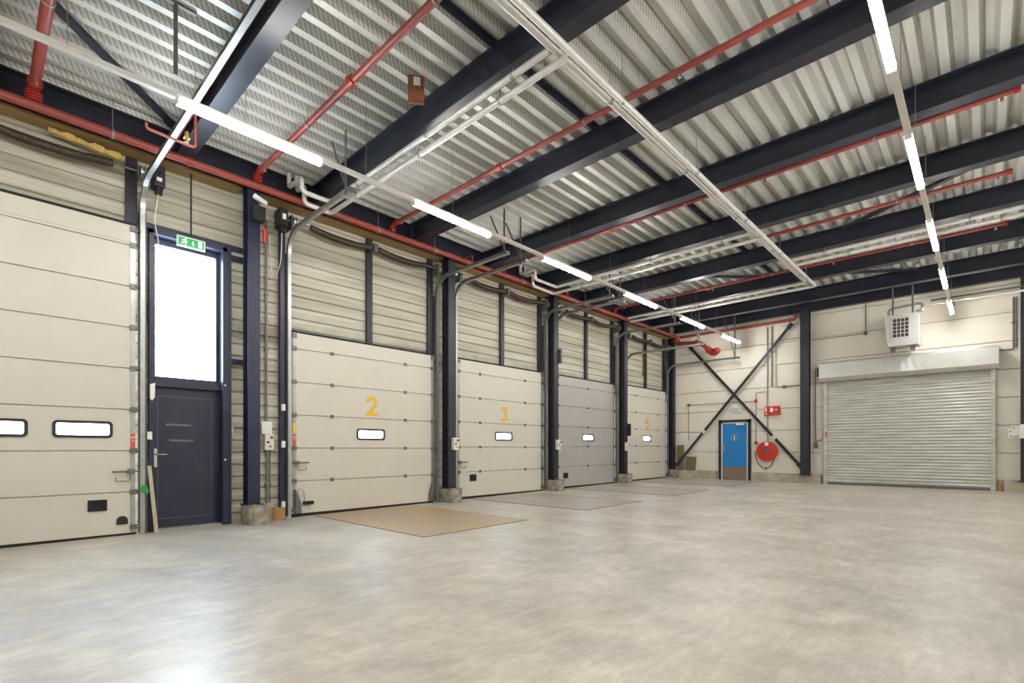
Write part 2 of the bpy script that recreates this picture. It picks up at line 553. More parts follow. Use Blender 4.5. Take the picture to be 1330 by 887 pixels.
def rib_rows(z0, z1):
    rows = []
    n = math.floor(z0 / .19) - 1
    while n * .19 < z1 + .2:
        for a, c in RIB[:-1]:
            rows.append((n * .19 + a, c))
        n += 1
    def at(z):
        for (a, c), (a2, c2) in zip(rows, rows[1:]):
            if a <= z <= a2:
                return c + (c2 - c) * (z - a) / (a2 - a)
        return 0
    return [(z0, at(z0))] + [r for r in rows if z0 + 1e-4 < r[0] < z1 - 1e-4] + [(z1, at(z1))]


WALL_TOP = R(4.445)
openings = [(TALL[0] - 1.56, TALL[0] + 1.56, 4.14), (1.665, 2.655, R(3.08))]
for xc, w in DOORS:
    openings.append((xc - w / 2 + .10, xc + w / 2 - .10, fl(xc) + 3.00))
breaks = sorted({X0, XB + .2, *[o[0] for o in openings], *[o[1] for o in openings]})
wl = MB()
for xa, xb in zip(breaks, breaks[1:]):
    zs = -0.1
    for o in openings:
        if o[0] - 1e-5 <= xa and xb <= o[1] + 1e-5:
            zs = o[2]
    rows = rib_rows(zs, WALL_TOP)
    fr = [(xx, YL + c, z) for xx in (xa, xb) for z, c in rows]
    n = len(rows)
    va = [wl.bm.verts.new((xa, YL + c, z)) for z, c in rows]
    vb = [wl.bm.verts.new((xb, YL + c, z)) for z, c in rows]
    for i in range(n - 1):
        wl.bm.faces.new((va[i], vb[i], vb[i + 1], va[i + 1]))
    # outer skin and closing faces
    ba = [wl.bm.verts.new((xa, YL + .14, z)) for z in (zs, WALL_TOP)]
    bb = [wl.bm.verts.new((xb, YL + .14, z)) for z in (zs, WALL_TOP)]
    wl.bm.faces.new((ba[0], ba[1], bb[1], bb[0]))
    wl.bm.faces.new((va[0], vb[0], bb[0], ba[0]))
    wl.bm.faces.new((va[-1], ba[1], bb[1], vb[-1]))
    wl.bm.faces.new(va + [ba[1], ba[0]])
    wl.bm.faces.new(vb[::-1] + [bb[0], bb[1]])
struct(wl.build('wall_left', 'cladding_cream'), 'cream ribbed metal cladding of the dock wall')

# back wall of large smooth panels with open joints
bw = MB()
prof = []
z = -0.2
seams = [R(-.82 + .70 * i) for i in range(9)]
for s in seams:
    prof += [(0, s - .011), (.06, s - .010), (.06, s + .010), (0, s + .011)]
prof = [(0, -0.2)] + [p for p in prof if p[1] > -0.19] + [(0, R(4.6))]
for xa, xb in ((YR - .2, YL + .15),):
    A = [bw.bm.verts.new((XB + p[0], xa, p[1])) for p in prof]
    B = [bw.bm.verts.new((XB + p[0], xb, p[1])) for p in prof]
    for i in range(len(prof) - 1):
        bw.bm.faces.new((A[i], B[i], B[i + 1], A[i + 1]))
    ca = [bw.bm.verts.new((XB + .2, xa, zz)) for zz in (-.2, R(4.6))]
    cb = [bw.bm.verts.new((XB + .2, xb, zz)) for zz in (-.2, R(4.6))]
    bw.bm.faces.new((ca[0], ca[1], cb[1], cb[0]))
    bw.bm.faces.new(A + [ca[1], ca[0]]); bw.bm.faces.new(B[::-1] + [cb[0], cb[1]])
struct(bw.build('wall_back', 'wall_panel'), 'white panelled end wall')
struct(MB().box((X0 - .2, YR - .2, -.2), (XB + .2, YR, R(4.6))).build('wall_right', 'wall_panel'))
struct(MB().box((X0 - .2, YR - .2, -.2), (X0, YL + .15, R(4.6))).build('wall_rear', 'wall_panel'))

# concrete kerb along the foot of the end wall, on both sides of the blue door and of the shutter
for i, (ya, yb, h) in enumerate(((8.15, 6.76, .30), (5.62, 3.62, .30), (-.34, -6.0, .30))):
    z0 = fl(XB) - .02
    struct(MB().box((XB - .16, ya, z0), (XB, yb, z0 + h)).build('baseboard_back', 'kerb_concrete', bevel=.008), 'rough concrete kerb at the foot of the end wall')

# plywood soffit strips under the edge beam between the columns
COLX = [2.94, 6.88, 10.43, 13.95, 17.48]
ends = [X0] + COLX
for i in range(len(ends) - 1):
    a = ends[i] + (.12 if i else 0); c = ends[i + 1] - .12
    if c > a:
        struct(MB().box((a, 8.33, R(4.0)), (c, YL + .01, R(4.03))).build('trim_%d' % (i + 1), 'plywood'), 'tan plywood strip closing the gap above the dock wall')

# ------------------------------------------------------------------ steel frame
BEAMX = [1.92 + 1.985 * i for i in range(8)]
BEAM_LABEL = [
    'dark blue roof beam above the emergency exit door',
    'dark roof beam with two silver pipes slung under it, above door 2',
    'dark roof beam landing on the dock wall between the short pipe pair and the third dock bay',
    'dark roof beam with a red sprinkler pipe just beyond it, above door 3',
    'dark roof beam carrying the middle pair of silver pipes near the dock wall',
    'dark roof beam carrying the silver pipe pair that crosses the second light line',
    'dark roof beam at the elbow where the long silver pipes end',
    'last dark roof beam in front of the white end wall',
]
BEAM_LABEL[2] = 'dark roof beam one bay beyond the pipe-hung beam above door 2'


def beam_y(x1, label):
    t = thing('roof_beam', label, 'beam', (x1 + .1, 8.31, ZB), 'roof beams', 'thing')
    MB().prism(i_section(.2, ZD - ZB - .004, .022, .014), lambda p: (x1 + .1 + p[0], YR + .01, ZB + p[1]), lambda p: (x1 + .1 + p[0], 8.305, ZB + p[1])).build('beam_profile', 'navy_steel', t)
    MB().box((x1 - .01, 8.29, ZB + .03), (x1 + .21, 8.3085, ZD - .04)).build('end_plate', 'navy_steel', t)
    return t


for x1, lb in zip(BEAMX, BEAM_LABEL):
    beam_y(x1, lb)
beam_y(BEAMX[0] - 1.985, 'dark roof beam above the tall dock door')

# edge beams on the dock wall and on the end wall
e = MB().prism(i_section(.2, ZD - R(4.04) - .004, .02, .014), lambda p: (X0 + .01, 8.41 + p[0], R(4.04) + p[1]), lambda p: (17.36, 8.41 + p[0], R(4.04) + p[1]))
tag(e.build('edge_beam', 'navy_steel'), 'dark edge beam running along the top of the dock wall', 'beam', None, 'thing')
e = MB().prism(i_section(.18, ZD - R(4.18) - .004, .02, .014), lambda p: (17.47 + p[0], YR + .01, R(4.18) + p[1]), lambda p: (17.47 + p[0], 8.28, R(4.18) + p[1]))
tag(e.build('edge_beam', 'navy_steel'), 'dark edge beam along the top of the white end wall', 'beam', None, 'thing')

# longitudinal tie bars between the beams
TIE_LABEL = ['tie bar between the tall-door beam and the exit-door beam', 'dark tie bar under the deck in the bay with the brown board',
             'dark tie bar crossing the bay right after the pipe-hung beam', 'dark tie bar under the deck above the long silver pipes, third bay',
             'dark tie bar under the deck above the long silver pipes, fourth bay', 'dark tie bar under the deck above the long silver pipes, fifth bay',
             'dark tie bar under the deck above the long silver pipes, sixth bay', 'dark tie bar in the bay before the last roof beam']
allx = [BEAMX[0] - 1.985] + BEAMX
for i, (a, c) in enumerate(zip(allx, allx[1:])):
    t = thing('tie_bar', TIE_LABEL[i], 'tie bar', (a + .1, 3.9, ZD - .1), 'roof tie bars')
    MB().box((a + .205, 3.85, ZD - .04), (c - .005, 3.95, ZD - .028)).box((a + .205, 3.894, ZD - .11), (c - .005, 3.906, ZD - .04)).build('angle_profile', 'navy_steel', t)
    MB().box((a + .203, 3.907, ZD - .10), (a + .30, 3.915, ZD - .03)).build('cleat', 'navy_steel', t)

for p0, p1, lb in (((.14, 6.32), (1.90, 8.10), 'dark diagonal roof brace above the tall dock door'),
                   ((10.06, -.77), (11.84, 2.06), 'dark diagonal roof brace crossing beside the second light line'),
                   ((12.07, 6.0), (13.82, 4.1), 'dark diagonal roof brace beside the elbow of the silver pipes'),
                   ((14.07, 3.75), (15.81, 1.2), 'dark diagonal roof brace in the bay before the last beam')):
    t = thing('roof_brace', lb, 'brace', (p0[0], p0[1], ZD - .08), 'diagonal roof braces')
    MB().bar((p0[0], p0[1], ZD - .06), (p1[0], p1[1], ZD - .06), .085, .05).build('brace_bar', 'navy_steel', t)
    d = (Vector((p1[0] - p0[0], p1[1] - p0[1], 0))).normalized()
    for q, s in ((p0, 1), (p1, -1)):
        c = Vector((q[0], q[1], ZD - .06)) + d * s * .08
        MB().bar(c - d * .08, c + d * .08, .16, .014).build('gusset', 'navy_steel', t)


def column(xc, label, dy=0.0):
    z0 = fl(xc)
    t = thing('steel_column', label, 'column', (xc, 8.35, z0), 'columns along the dock wall', 'thing')
    sec = i_section(.18, .21, .016, .012)
    MB().prism(sec, lambda p: (xc + p[0], 8.2 + dy + p[1], z0 + .31), lambda p: (xc + p[0], 8.2 + dy + p[1], R(4.036))).build('column_profile', 'blue_steel' if xc < 3 else 'column_steel', t)
    MB().box((xc - (.13 if dy == 0 else .09), 8.17 + dy, z0 + .295), (min(xc + .13, 17.595), 8.43 + dy, z0 + .312)).build('base_plate', 'column_steel', t)
    b = MB()
    b.box((xc - .115, 8.09, z0 - .01), (min(xc + .19, 17.59), 8.43, z0 + .3))
    bmesh.ops.subdivide_edges(b.bm, edges=b.bm.edges[:], cuts=5, use_grid_fill=True)
    rnd = random.Random(int(xc * 10))
    for vv in b.bm.verts:
        if vv.co.z > z0 + .05:
            vv.co += Vector((rnd.uniform(-.007, .007), rnd.uniform(-.007, .007), rnd.uniform(-.009, .004)))
    b.build('plinth', 'concrete_block', t)
    return t


for xc, lb in zip(COLX[:4], ('dark blue steel column on a concrete block beside the emergency exit door', 'dark steel column on a concrete block between doors 2 and 3',
                             'dark steel column on a concrete block between door 3 and the unnumbered dock door', 'dark steel column on a concrete block between the unnumbered door and door 5')):
    column(xc, lb)
COLX5 = column(17.48, 'dark steel column in the corner of dock wall and end wall', .08)


def column_back(y0, y1, label):
    z0 = fl(17.4)
    t = thing('steel_column', label, 'column', (17.4, (y0 + y1) / 2, z0), 'columns on the end wall', 'thing')
    yc = (y0 + y1) / 2
    MB().prism(i_section(abs(y1 - y0), .2, .018, .012), lambda p: (17.29 + p[1], yc + p[0], z0 + .27), lambda p: (17.29 + p[1], yc + p[0], R(4.17))).build('column_profile', 'column_steel', t)
    MB().box((17.26, yc - .17, z0 + .255), (17.435, yc + .17, z0 + .275)).build('base_plate', 'column_steel', t)
    return t


column_back(4.14, 3.90, 'dark steel column between the blue door and the roller shutter')
column_back(-.62, -.86, 'dark steel column beyond the roller shutter, cut by the picture edge')

# X bracing on the end wall
for k, (a, b2, lb) in enumerate((((7.714, 3.63), (4.15, -.58), 'diagonal brace falling from the red valve towards the shutter column'),
                                 ((8.20, -.60), (4.42, 3.90), 'diagonal brace rising from the corner column to the red riser'))):
    t = thing('wall_brace', lb, 'brace', (17.45, a[0], R(a[1])), 'crossed wall braces')
    xx = 17.51 - .03 * k
    A, B = Vector((xx, a[0], R(a[1]))), Vector((xx, b2[0], R(b2[1])))
    MB().bar(A, B, .09, .012, up=(1, 0, 0)).build('brace_bar', 'column_steel', t)
    if k == 0:
        fr = (.765, .79)
    else:
        fr = (.255, .275)
    MB().bar(A.lerp(B, fr[0]), A.lerp(B, fr[1]), .094, .016, up=(1, 0, 0)).build('tape_mark', 'white_paint', t)['label'] = 'white tape mark'
    for q, s in ((A, 1), (B, -1)):
        dd = (B - A).normalized() * s
        MB().bar(q - dd * .02, q + dd * .16, .13, .02, up=(1, 0, 0)).build('gusset', 'column_steel', t)


# ------------------------------------------------------------------ sectional dock doors
def dock_door(xc, w, seams, top, label, material, number=None, windows=(), track_z=3.6, track_end=6.4, hinge_x=(-.78, .78), tall=False, base=None, round_hinge=False, extras=()):
    z0 = fl(xc) if base is None else base
    xa, xb = xc - w / 2, xc + w / 2
    YF, YBk = 8.50, 8.545
    t = thing('dock_gate', label, 'dock door', (xc, 8.5, z0), 'sectional dock doors')
    # leaf: sections with grooves between, holes where the windows are
    prof = [(z0 + .045, 0)]
    for s in seams:
        prof += [(z0 + s - .008, 0), (z0 + s - .006, .026), (z0 + s + .006, .026), (z0 + s + .008, 0)]
    if tall:
        for s in seams[-1:]:
            prof += [(z0 + s + .035, 0), (z0 + s + .039, .006), (z0 + s + .043, 0)]
    prof += [(z0 + top, 0)]
    lf = MB()
    cuts = sorted({xa, xb, *[c for wd in windows for c in (wd[0], wd[1])]})
    for a, c in zip(cuts, cuts[1:]):
        hole = [wd for wd in windows if wd[0] - 1e-6 <= a and c <= wd[1] + 1e-6]
        parts = [prof]
        if hole:
            h0, h1 = z0 + hole[0][2], z0 + hole[0][3]
            parts = [[p for p in prof if p[0] < h0] + [(h0, 0)], [(h1, 0)] + [p for p in prof if p[0] > h1]]
        for pr in parts:
            A = [lf.bm.verts.new((a, YF + d_, z)) for z, d_ in pr]
            B = [lf.bm.verts.new((c, YF + d_, z)) for z, d_ in pr]
            A2 = [lf.bm.verts.new((a, YBk, z)) for z in (pr[0][0], pr[-1][0])]
            B2 = [lf.bm.verts.new((c, YBk, z)) for z in (pr[0][0], pr[-1][0])]
            for i in range(len(pr) - 1):
                lf.bm.faces.new((A[i], B[i], B[i + 1], A[i + 1]))
            lf.bm.faces.new((A2[0], A2[1], B2[1], B2[0]))
            lf.bm.faces.new((A[0], A2[0], B2[0], B[0]))
            lf.bm.faces.new((A[-1], B[-1], B2[1], A2[1]))
            lf.bm.faces.new(A + [A2[1], A2[0]])
            lf.bm.faces.new(B[::-1] + [B2[0], B2[1]])
    bmesh.ops.remove_doubles(lf.bm, verts=lf.bm.verts, dist=1e-4)
    lf.build('door_leaf', material, t)
    MB().prism([(xa - .01, fl(xa) + .001), (xb + .01, fl(xb) + .001), (xb + .01, z0 + .05), (xa - .01, z0 + .05)], lambda p: (p[0], YF + .003, p[1]), lambda p: (p[0], YBk, p[1])).build('bottom_seal', 'rubber', t)
    MB().box((xa - .02, YF - .004, z0 + top), (xb + .02, YBk + .05, z0 + top + .035)).build('top_seal', 'rubber', t)
    # windows
    for wd in windows:
        cx, cz = (wd[0] + wd[1]) / 2, z0 + (wd[2] + wd[3]) / 2
        ww, hh = wd[1] - wd[0], wd[3] - wd[2]
        fm = MB()
        ring_frame(fm, rrect(ww + .03, hh + .03, .05), rrect(ww - .04, hh - .04, .025), lambda p: (cx + p[0], YF - .012, cz + p[1]), lambda p: (cx + p[0], YBk, cz + p[1]))
        fo = fm.build('window_frame', 'black_plastic', t)
        fo['label'] = 'dark window frame'
        MB().box((cx - ww / 2 + .018, YF + .018, cz - hh / 2 + .018), (cx + ww / 2 - .018, YF + .022, cz + hh / 2 - .018)).build('pane', 'acrylic_pane', fo)
    # end stiles and brackets
    for s, xe in ((-1, xa), (1, xb)):
        MB().box((xe - (.055 if s > 0 else -.0), YF - .006, z0 + .05), (xe + (.0 if s > 0 else .055), YF - .0005, z0 + top)).build('end_stile', 'galvanised', t)['label'] = 'galvanised edge strip'
        for sm in list(seams) + [top - .05, .12]:
            b = MB()
            b.box((xe - .06 if s > 0 else xe - .02, YF - .03, z0 + sm - .035), (xe + .02 if s > 0 else xe + .06, YF - .0065, z0 + sm + .035))
            b.tube([(xe + s * .0, YF - .022, z0 + sm), (xe + s * .075, YF - .022, z0 + sm)], .018, 8)
            b.build('roller_bracket', 'steel_dull', t)
    for sm in seams:
        for hx in hinge_x:
            if round_hinge:
                MB().tube([(xc + hx, YF - .012, z0 + sm), (xc + hx, YF - .0005, z0 + sm)], .03, 12).build('hinge', 'seam_dark', t)
            else:
                MB().box((xc + hx - .03, YF - .014, z0 + sm - .032), (xc + hx + .03, YF - .0005, z0 + sm + .032)).build('hinge', 'steel_dull', t, bevel=.004)
    # number
    if number:
        nb = MB()
        hgt, wid = .375, .375
        for kk, path in enumerate(DIGITS[number]):
            ribbon(nb, [(p[0] * wid, p[1] * hgt) for p in path], .074, lambda x, y, d_: (xc + .02 - .13 + x, YF - .0015 - d_ - .0006 * kk, z0 + 1.765 + y), .002)
        nb.build('number', 'number_yellow', t)['label'] = 'yellow painted number ' + number
    # tracks
    zt = R(track_z)
    for s, xe in ((-1, xa), (1, xb)):
        xt = xe + s * .075
        path = fillet([(xt, YF - .03, z0 + .02), (xt, YF - .03, zt), (xt, track_end, zt)], .42, 10)
        tr = MB()
        # C-shaped channel: web and two lips swept along the path in the YZ plane
        for (o0, o1, wd0, wd1) in ((.026, .032, -.03, .03), (-.028, .032, .024, .03), (-.028, .032, -.03, -.024)):
            rows = []
            for i, p in enumerate(path):
                tq = (path[min(i + 1, len(path) - 1)] - path[max(i - 1, 0)]).normalized()
                nq = Vector((0, tq.z, -tq.y))
                rows.append([p + nq * n_ + Vector((s * a_, 0, 0)) for a_, n_ in ((o0, wd0), (o1, wd0), (o1, wd1), (o0, wd1))])
            vr = [[tr.bm.verts.new(q) for q in r_] for r_ in rows]
            for r0, r1 in zip(vr, vr[1:]):
                for k in range(4):
                    tr.bm.faces.new((r0[k], r0[(k + 1) % 4], r1[(k + 1) % 4], r1[k]))
            tr.bm.faces.new(vr[0]); tr.bm.faces.new(vr[-1][::-1])
        trk = tr.build('track', 'galvanised', t)
        trk['label'] = 'galvanised roller track'
        # upright angle carrying the track
        MB().box((xt + s * .034, YF - .05, z0 + .02), (xt + s * .04, YL, min(zt - .35, R(3.3)))).box((xt - s * .03, YL - .012, z0 + .02), (xt + s * .04, YL - .004, min(zt - .35, R(3.3)))).build('track_angle', 'steel_dull', trk)
        # hanger from the deck at the end of the horizontal run
        hy = track_end + .12
        hg = MB()
        so, s = s, (-s if 'hang_in' in extras else s)
        hg.box((xt + s * .034, hy - .02, zt - .05), (xt + s * .044, hy + .02, ZD - .002))
        hg.bar((xt + s * .05, hy + .02, zt + .12), (xt + s * .05, hy + .38, ZD - .004), .03, .006, up=(1, 0, 0))
        hg.box((xt - .05, track_end - .01, zt - .035), (xt + .05, track_end + .02, zt + .02))
        hg.build('track_hanger', 'steel_dull', t)
        s = so
    # counterbalance shaft with its springs
    ys, zs = 8.40, R(3.77)
    if track_z < 3.3:
        zs = R(3.66)
    MB().tube([(xa - .18, ys, zs), (xb + .09, ys, zs)], .014, 8).build('torsion_shaft', 'steel_dull', t)
    for a, c in ((xa + .26, xc - .05), (xc + .10, xb - .26)):
        n = 150
        pts, rs = [], []
        for i in range(n + 1):
            u = i / n
            pts.append((a + (c - a) * u, ys, zs - .055 * math.sin(PI * u)))
            rs.append(.052 + .005 * math.sin(i * 2 * PI / 3))
        MB().tube(pts, rs, 10).build('torsion_spring', 'spring_steel', t)
    MB().box((xc - .03, 8.32, zs - .07), (xc + .05, 8.515, zs + .07)).build('spring_bracket', 'steel_dull', t, bevel=.006)
    for xe in (xa - .04, xb + .04):
        MB().ring((xe, ys, zs), (1, 0, 0), .085, .014, .02, 18).ring((xe + .022, ys, zs), (1, 0, 0), .062, .014, .03, 18).ring((xe + .045, ys, zs), (1, 0, 0), .085, .014, .014, 18).build('cable_drum', 'galvanised', t)
        MB().box((xe - .004 - .03, ys - .05, zs - .14), (xe - .026, 8.598, zs + .1)).build('drum_bracket', 'steel_dull', t)
    # frame around the opening, above the leaf
    ztop = R(3.99)
    for s, xe in ((-1, xa), (1, xb)):
        xi = xe - s * .005
        xo = xe + s * .02 if s > 0 else xe - .17
        if s > 0:
            MB().box((xe - .10, 8.548, z0 + top + .036), (xe + .03, 8.598, ztop)).build('frame_post', 'column_steel', t)
        else:
            MB().box((xe - .20, 8.50, z0 + .0), (xe - .125, 8.598, ztop)).build('frame_post', 'column_steel' if xc > 6 else 'blue_steel', t)
    if not tall:
        MB().box((xc - .058, 8.535, z0 + top + .036), (xc + .058, 8.598, ztop)).build('mullion', 'column_steel', t)
    # operator box with its cable at the far end of the shaft
    if 'operator' in extras:
        op = MB()
        op.box((xa - .30, 8.27, zs - .16), (xa - .17, 8.50, zs + .12))
        op.tube([(xa - .235, 8.36, zs - .25), (xa - .235, 8.36, zs - .16)], .05, 12)
        oo = op.build('operator', 'black_plastic', t, bevel=.012)
        oo['label'] = 'black motor box'
        MB().box((xa - .262, 8.262, zs - .06), (xa - .205, 8.2695, zs + .03)).build('type_plate', 'paper', oo)
        if extras['operator'] == 2:
            MB().tube(fillet([(xa - .235, 8.36, zs - .25), (xa - .235, 8.40, zs - .75), (xa - .30, 8.5, zs - 1.0), (xa - .37, 8.50, zs - .75), (xa - .37, 8.50, zs - .3)], .15, 6), .007, 6).build('operator_cable', 'white_plastic', oo)
    if 'operator_end' in extras:
        op = MB()
        op.box((xb + .17, 8.27, zs - .16), (xb + .30, 8.50, zs + .12))
        op.tube([(xb + .235, 8.36, zs - .25), (xb + .235, 8.36, zs - .16)], .05, 12)
        op.tube([(xb + .23, 8.27, zs + .02), (xb + .23, 8.21, zs + .02)], .018, 8)
        oo = op.build('operator', 'black_plastic', t, bevel=.012)
        oo['label'] = 'black motor box'
        MB().box((xb + .2, 8.262, zs - .10), (xb + .26, 8.2695, zs - .05)).build('type_plate', 'paper', oo)
        MB().tube(fillet([(xb + .235, 8.36, zs - .25), (xb + .20, 8.42, zs - .6), (xb + .26, 8.45, zs - .9), (xb + .20, 8.45, zs - .95)], .1, 6), .007, 6).build('operator_cable', 'white_plastic', oo)
    if 'flap_box' in extras:
        hx, hz = extras['flap_box']
        hb = MB()
        ring_frame(hb, rrect(.20, .15, .012), rrect(.17, .12, .008), lambda p: (hx + p[0], YF - .014, z0 + hz + p[1]), lambda p: (hx + p[0], YF - .0005, z0 + hz + p[1]))
        ho = hb.build('pull_handle', 'black_plastic', t)
        ho['label'] = 'black recessed hand pull'
        MB().box((hx - .088, YF - .004, z0 + hz - .063), (hx + .088, YF - .0006, z0 + hz + .063)).box((hx - .08, YF - .012, z0 + hz + .0), (hx + .08, YF - .004, z0 + hz + .012)).build('recess', 'rubber', ho)
    if 'arch' in extras:
        hx, hz = extras['arch']
        poly = [(-.062, -.055), (.062, -.055)] + arc(0, .0, .062, .06, 0, 180, 10)
        MB().prism(poly, lambda p: (hx + p[0], YF - .012, z0 + hz + p[1]), lambda p: (hx + p[0], YF - .0005, z0 + hz + p[1])).build('vent_cap', 'black_plastic', t)
    if 'bolt' in extras:
        hz = extras['bolt']
        s = extras.get('bolt_side', -1)
        xe = xa if s < 0 else xb
        b = MB()
        b.box((xe - s * .01, YF - .05, z0 + hz - .03), (xe - s * .09, YF - .012, z0 + hz + .03))
        b.tube([(xe + s * .05, YF - .045, z0 + hz), (xe - s * .26, YF - .045, z0 + hz)], .011, 8)
        b.tube(fillet([(xe - s * .06, YF - .04, z0 + hz - .03), (xe - s * .07, YF - .04, z0 + hz - .13), (xe - s * .22, YF - .03, z0 + hz - .13), (xe - s * .22, YF - .03, z0 + hz - .08)], .03, 4), .006, 6)
        b.build('slide_bolt', 'steel_dull', t)
    if 'stickers' in extras:
        s = extras['stickers']
        xe = xa if s < 0 else xb
        x1 = xe + .003 if s < 0 else xe - .052
        MB().box((x1, YF - .0085, z0 + 1.16), (x1 + .049, YF - .0065, z0 + 1.39)).build('sticker', 'sticker_red', t)['label'] = 'red and white warning sticker'
        for kx, kz in ((0.014, 1.34), (.034, 1.34), (.024, 1.30)):
            MB().ring((x1 + kx, YF - .0092, z0 + kz), (0, 1, 0), .009, .004, .001, 12).build('sticker_symbol', 'paper', t)
        if 'yellow' in extras:
            MB().box((x1, YF - .0085, z0 + 1.42), (x1 + .049, YF - .0065, z0 + 1.58)).build('sticker', 'sticker_yellow', t)['label'] = 'yellow warning sticker'
    if 'cable_foot' in extras:
        for s, xe in ((-1, xa), (1, xb)):
            b = MB()
            pts = [(xe - s * .02, z0 + .05), (xe - s * .13, z0 + .05), (xe - s * .12, z0 + .22), (xe - s * .06, z0 + .42), (xe - s * .02, z0 + .46)]
            b.prism(pts, lambda p: (p[0], YF - .06, p[1]), lambda p: (p[0], YF - .007, p[1]))
            b.build('bottom_bracket', 'steel_dull', t, bevel=.008)
        MB().tube(fillet([(xa + .05, YF - .05, z0 + .46), (xa + .16, YF - .05, z0 + .45), (xa + .19, YF - .05, z0 + .22)], .08, 5), .006, 6).build('slack_wire', 'wire', t)
        MB().box((xa + .16, YF - .07, z0 + .19), (xa + .34, YF - .02, z0 + .25)).build('foot_grip', 'rubber', t, bevel=.01)
    return t


S5 = [.597, 1.155, 1.716, 2.275, 2.835]
WZ = (1.325, 1.505)
dock_door(5.14, 2.96, S5, 3.105, 'cream dock door with a yellow number 2', 'door_cream', '2', [(4.86, 5.43, *WZ)],
          extras={'operator': 2, 'bolt': .91, 'stickers': -1, 'yellow': 1, 'cable_foot': 1})
dock_door(8.755, 2.92, S5, 3.105, 'cream dock door with a yellow number 3 and a black hand pull', 'door_cream', '3', [(8.475, 9.045, *WZ)],
          extras={'operator': 1, 'bolt': .82, 'flap_box': (7.75, .46)})
dock_door(12.30, 2.90, S5, 3.09, 'silver-grey dock door without a number', 'door_silver', None, [(12.05, 12.60, *WZ)], hinge_x=(0,), round_hinge=True,
          extras={'hang_in': 1, 'operator': 1, 'flap_box': (11.22, .35)})
dock_door(15.855, 2.80, S5, 3.12, 'cream dock door with a yellow number 5 in the corner bay', 'door_cream', '5', [(15.57, 16.13, *WZ)], track_z=3.02, track_end=5.95, round_hinge=True, extras={'hang_in': 1})
ST = [.60, 1.16, 1.72, 2.28, 2.84, 3.40, 3.96]
dock_door(-.145, 3.30, ST, 4.235, 'tall cream dock door with a row of windows beside the emergency exit door', 'door_cream', None,
          [(.675, 1.245, 1.345, 1.535), (-.145, .425, 1.345, 1.535), (-.965, -.395, 1.345, 1.535), (-1.73, -1.215, 1.345, 1.535)], tall=True, track_z=3.645, track_end=3.2, base=-.005, hinge_x=(),
          extras={'operator_end': 1, 'bolt': .88, 'bolt_side': 1, 'stickers': 1, 'flap_box': (1.10, .44), 'arch': (1.36, .22)})

# steel dock plates let into the floor
for i, (xa, xb, lb) in enumerate(((4.0, 6.06, 'rusty steel dock plate in the floor before door 2'), (7.62, 9.72, 'grey steel dock plate in the floor before door 3'),
                                  (11.2, 13.3, 'grey steel dock plate before the unnumbered silver door'), (14.75, 16.85, 'grey steel dock plate before door 5'))):
    t = thing('dock_plate', lb, 'dock plate', (xa, 5.3, fl(xa)), 'dock leveller plates')
    p = MB()
    pts = [(xa, 5.32), (xb, 5.32), (xb, 8.42), (xa, 8.42)]
    p.prism(pts, lambda q: (q[0], q[1], fl(q[0]) + .001), lambda q: (q[0], q[1], fl(q[0]) + .007)).build('plate', 'plate_rust' if i == 0 else 'plate_steel', t)
    fr = MB()
    for a, c in zip(pts, pts[1:] + pts[:1]):
        fr.bar((a[0], a[1], fl(a[0]) + .003), (c[0], c[1], fl(c[0]) + .003), .012, .0065)
    fr.build('frame_edge', 'steel_dull', t)

# ------------------------------------------------------------------ emergency exit door with its window (navy)
z0 = fl(2.1)
t = bpy.data.objects.new('door_1', None); COL.objects.link(t); t.location = (2.16, 8.72, z0)
struct(t, 'navy steel emergency exit door below the tall bright window')
xa, xb = 1.665, 2.655
hd = R(.99)
fr = MB()
fr.box((xa, 8.50, z0), (xa + .05, 8.76, R(3.08))).box((xb - .06, 8.50, z0), (xb, 8.76, R(3.08))).box((xa, 8.50, R(3.02)), (xb, 8.76, R(3.08)))
fr.build('door_frame', 'blue_steel', t)
MB().box((xa + .05, 8.60, hd - .10), (xb - .06, 8.76, hd)).build('transom', 'blue_steel', t)
lf = MB()
lf.box((xa + .05, 8.70, z0 + .03), (xb - .06, 8.745, hd - .10))
leaf = lf.build('door_leaf', 'navy_door', t)
rim = MB()
ring_frame(rim, [(1.80, z0 + .15), (2.50, z0 + .15), (2.50, z0 + 1.93), (1.80, z0 + 1.93)], [(1.806, z0 + .158), (2.494, z0 + .158), (2.494, z0 + 1.924), (1.806, z0 + 1.924)], lambda p: (p[0], 8.697, p[1]), lambda p: (p[0], 8.6995, p[1]))
rim.build('panel_line', 'steel_dull', leaf)
for zz, x1, x2 in ((1.52, 1.90, 2.22), (1.29, 1.94, 2.25)):
    MB().bar((x1, 8.694, z0 + zz), (x2, 8.694, z0 + zz - .005), .01, .028).build('letter_strip', 'steel_dull', leaf)
hb = MB().box((1.755, 8.690, z0 + .90), (1.795, 8.6995, z0 + 1.17))
h = hb.build('handle_plate', 'chrome', t, bevel=.003)
MB().tube(fillet([(1.775, 8.69, z0 + 1.085), (1.775, 8.64, z0 + 1.085), (1.90, 8.64, z0 + 1.085)], .02, 5), .010, 8).build('lever', 'chrome', h)
MB().box((xa + .05, 8.56, z0 + .002), (xb - .06, 8.76, z0 + .03)).build('threshold', 'galvanised', t)
MB().box((xb + .001, 8.50, z0 + .0), (xb + .06, 8.598, R(3.14))).build('frame_post', 'blue_steel', t)
for zz in (1.12, -.02):
    MB().tube([(xb - .03, 8.49, R(zz) - .15), (xb - .03, 8.4995, R(zz) - .15)], .015, 10).build('frame_stud', 'white_plastic', t)

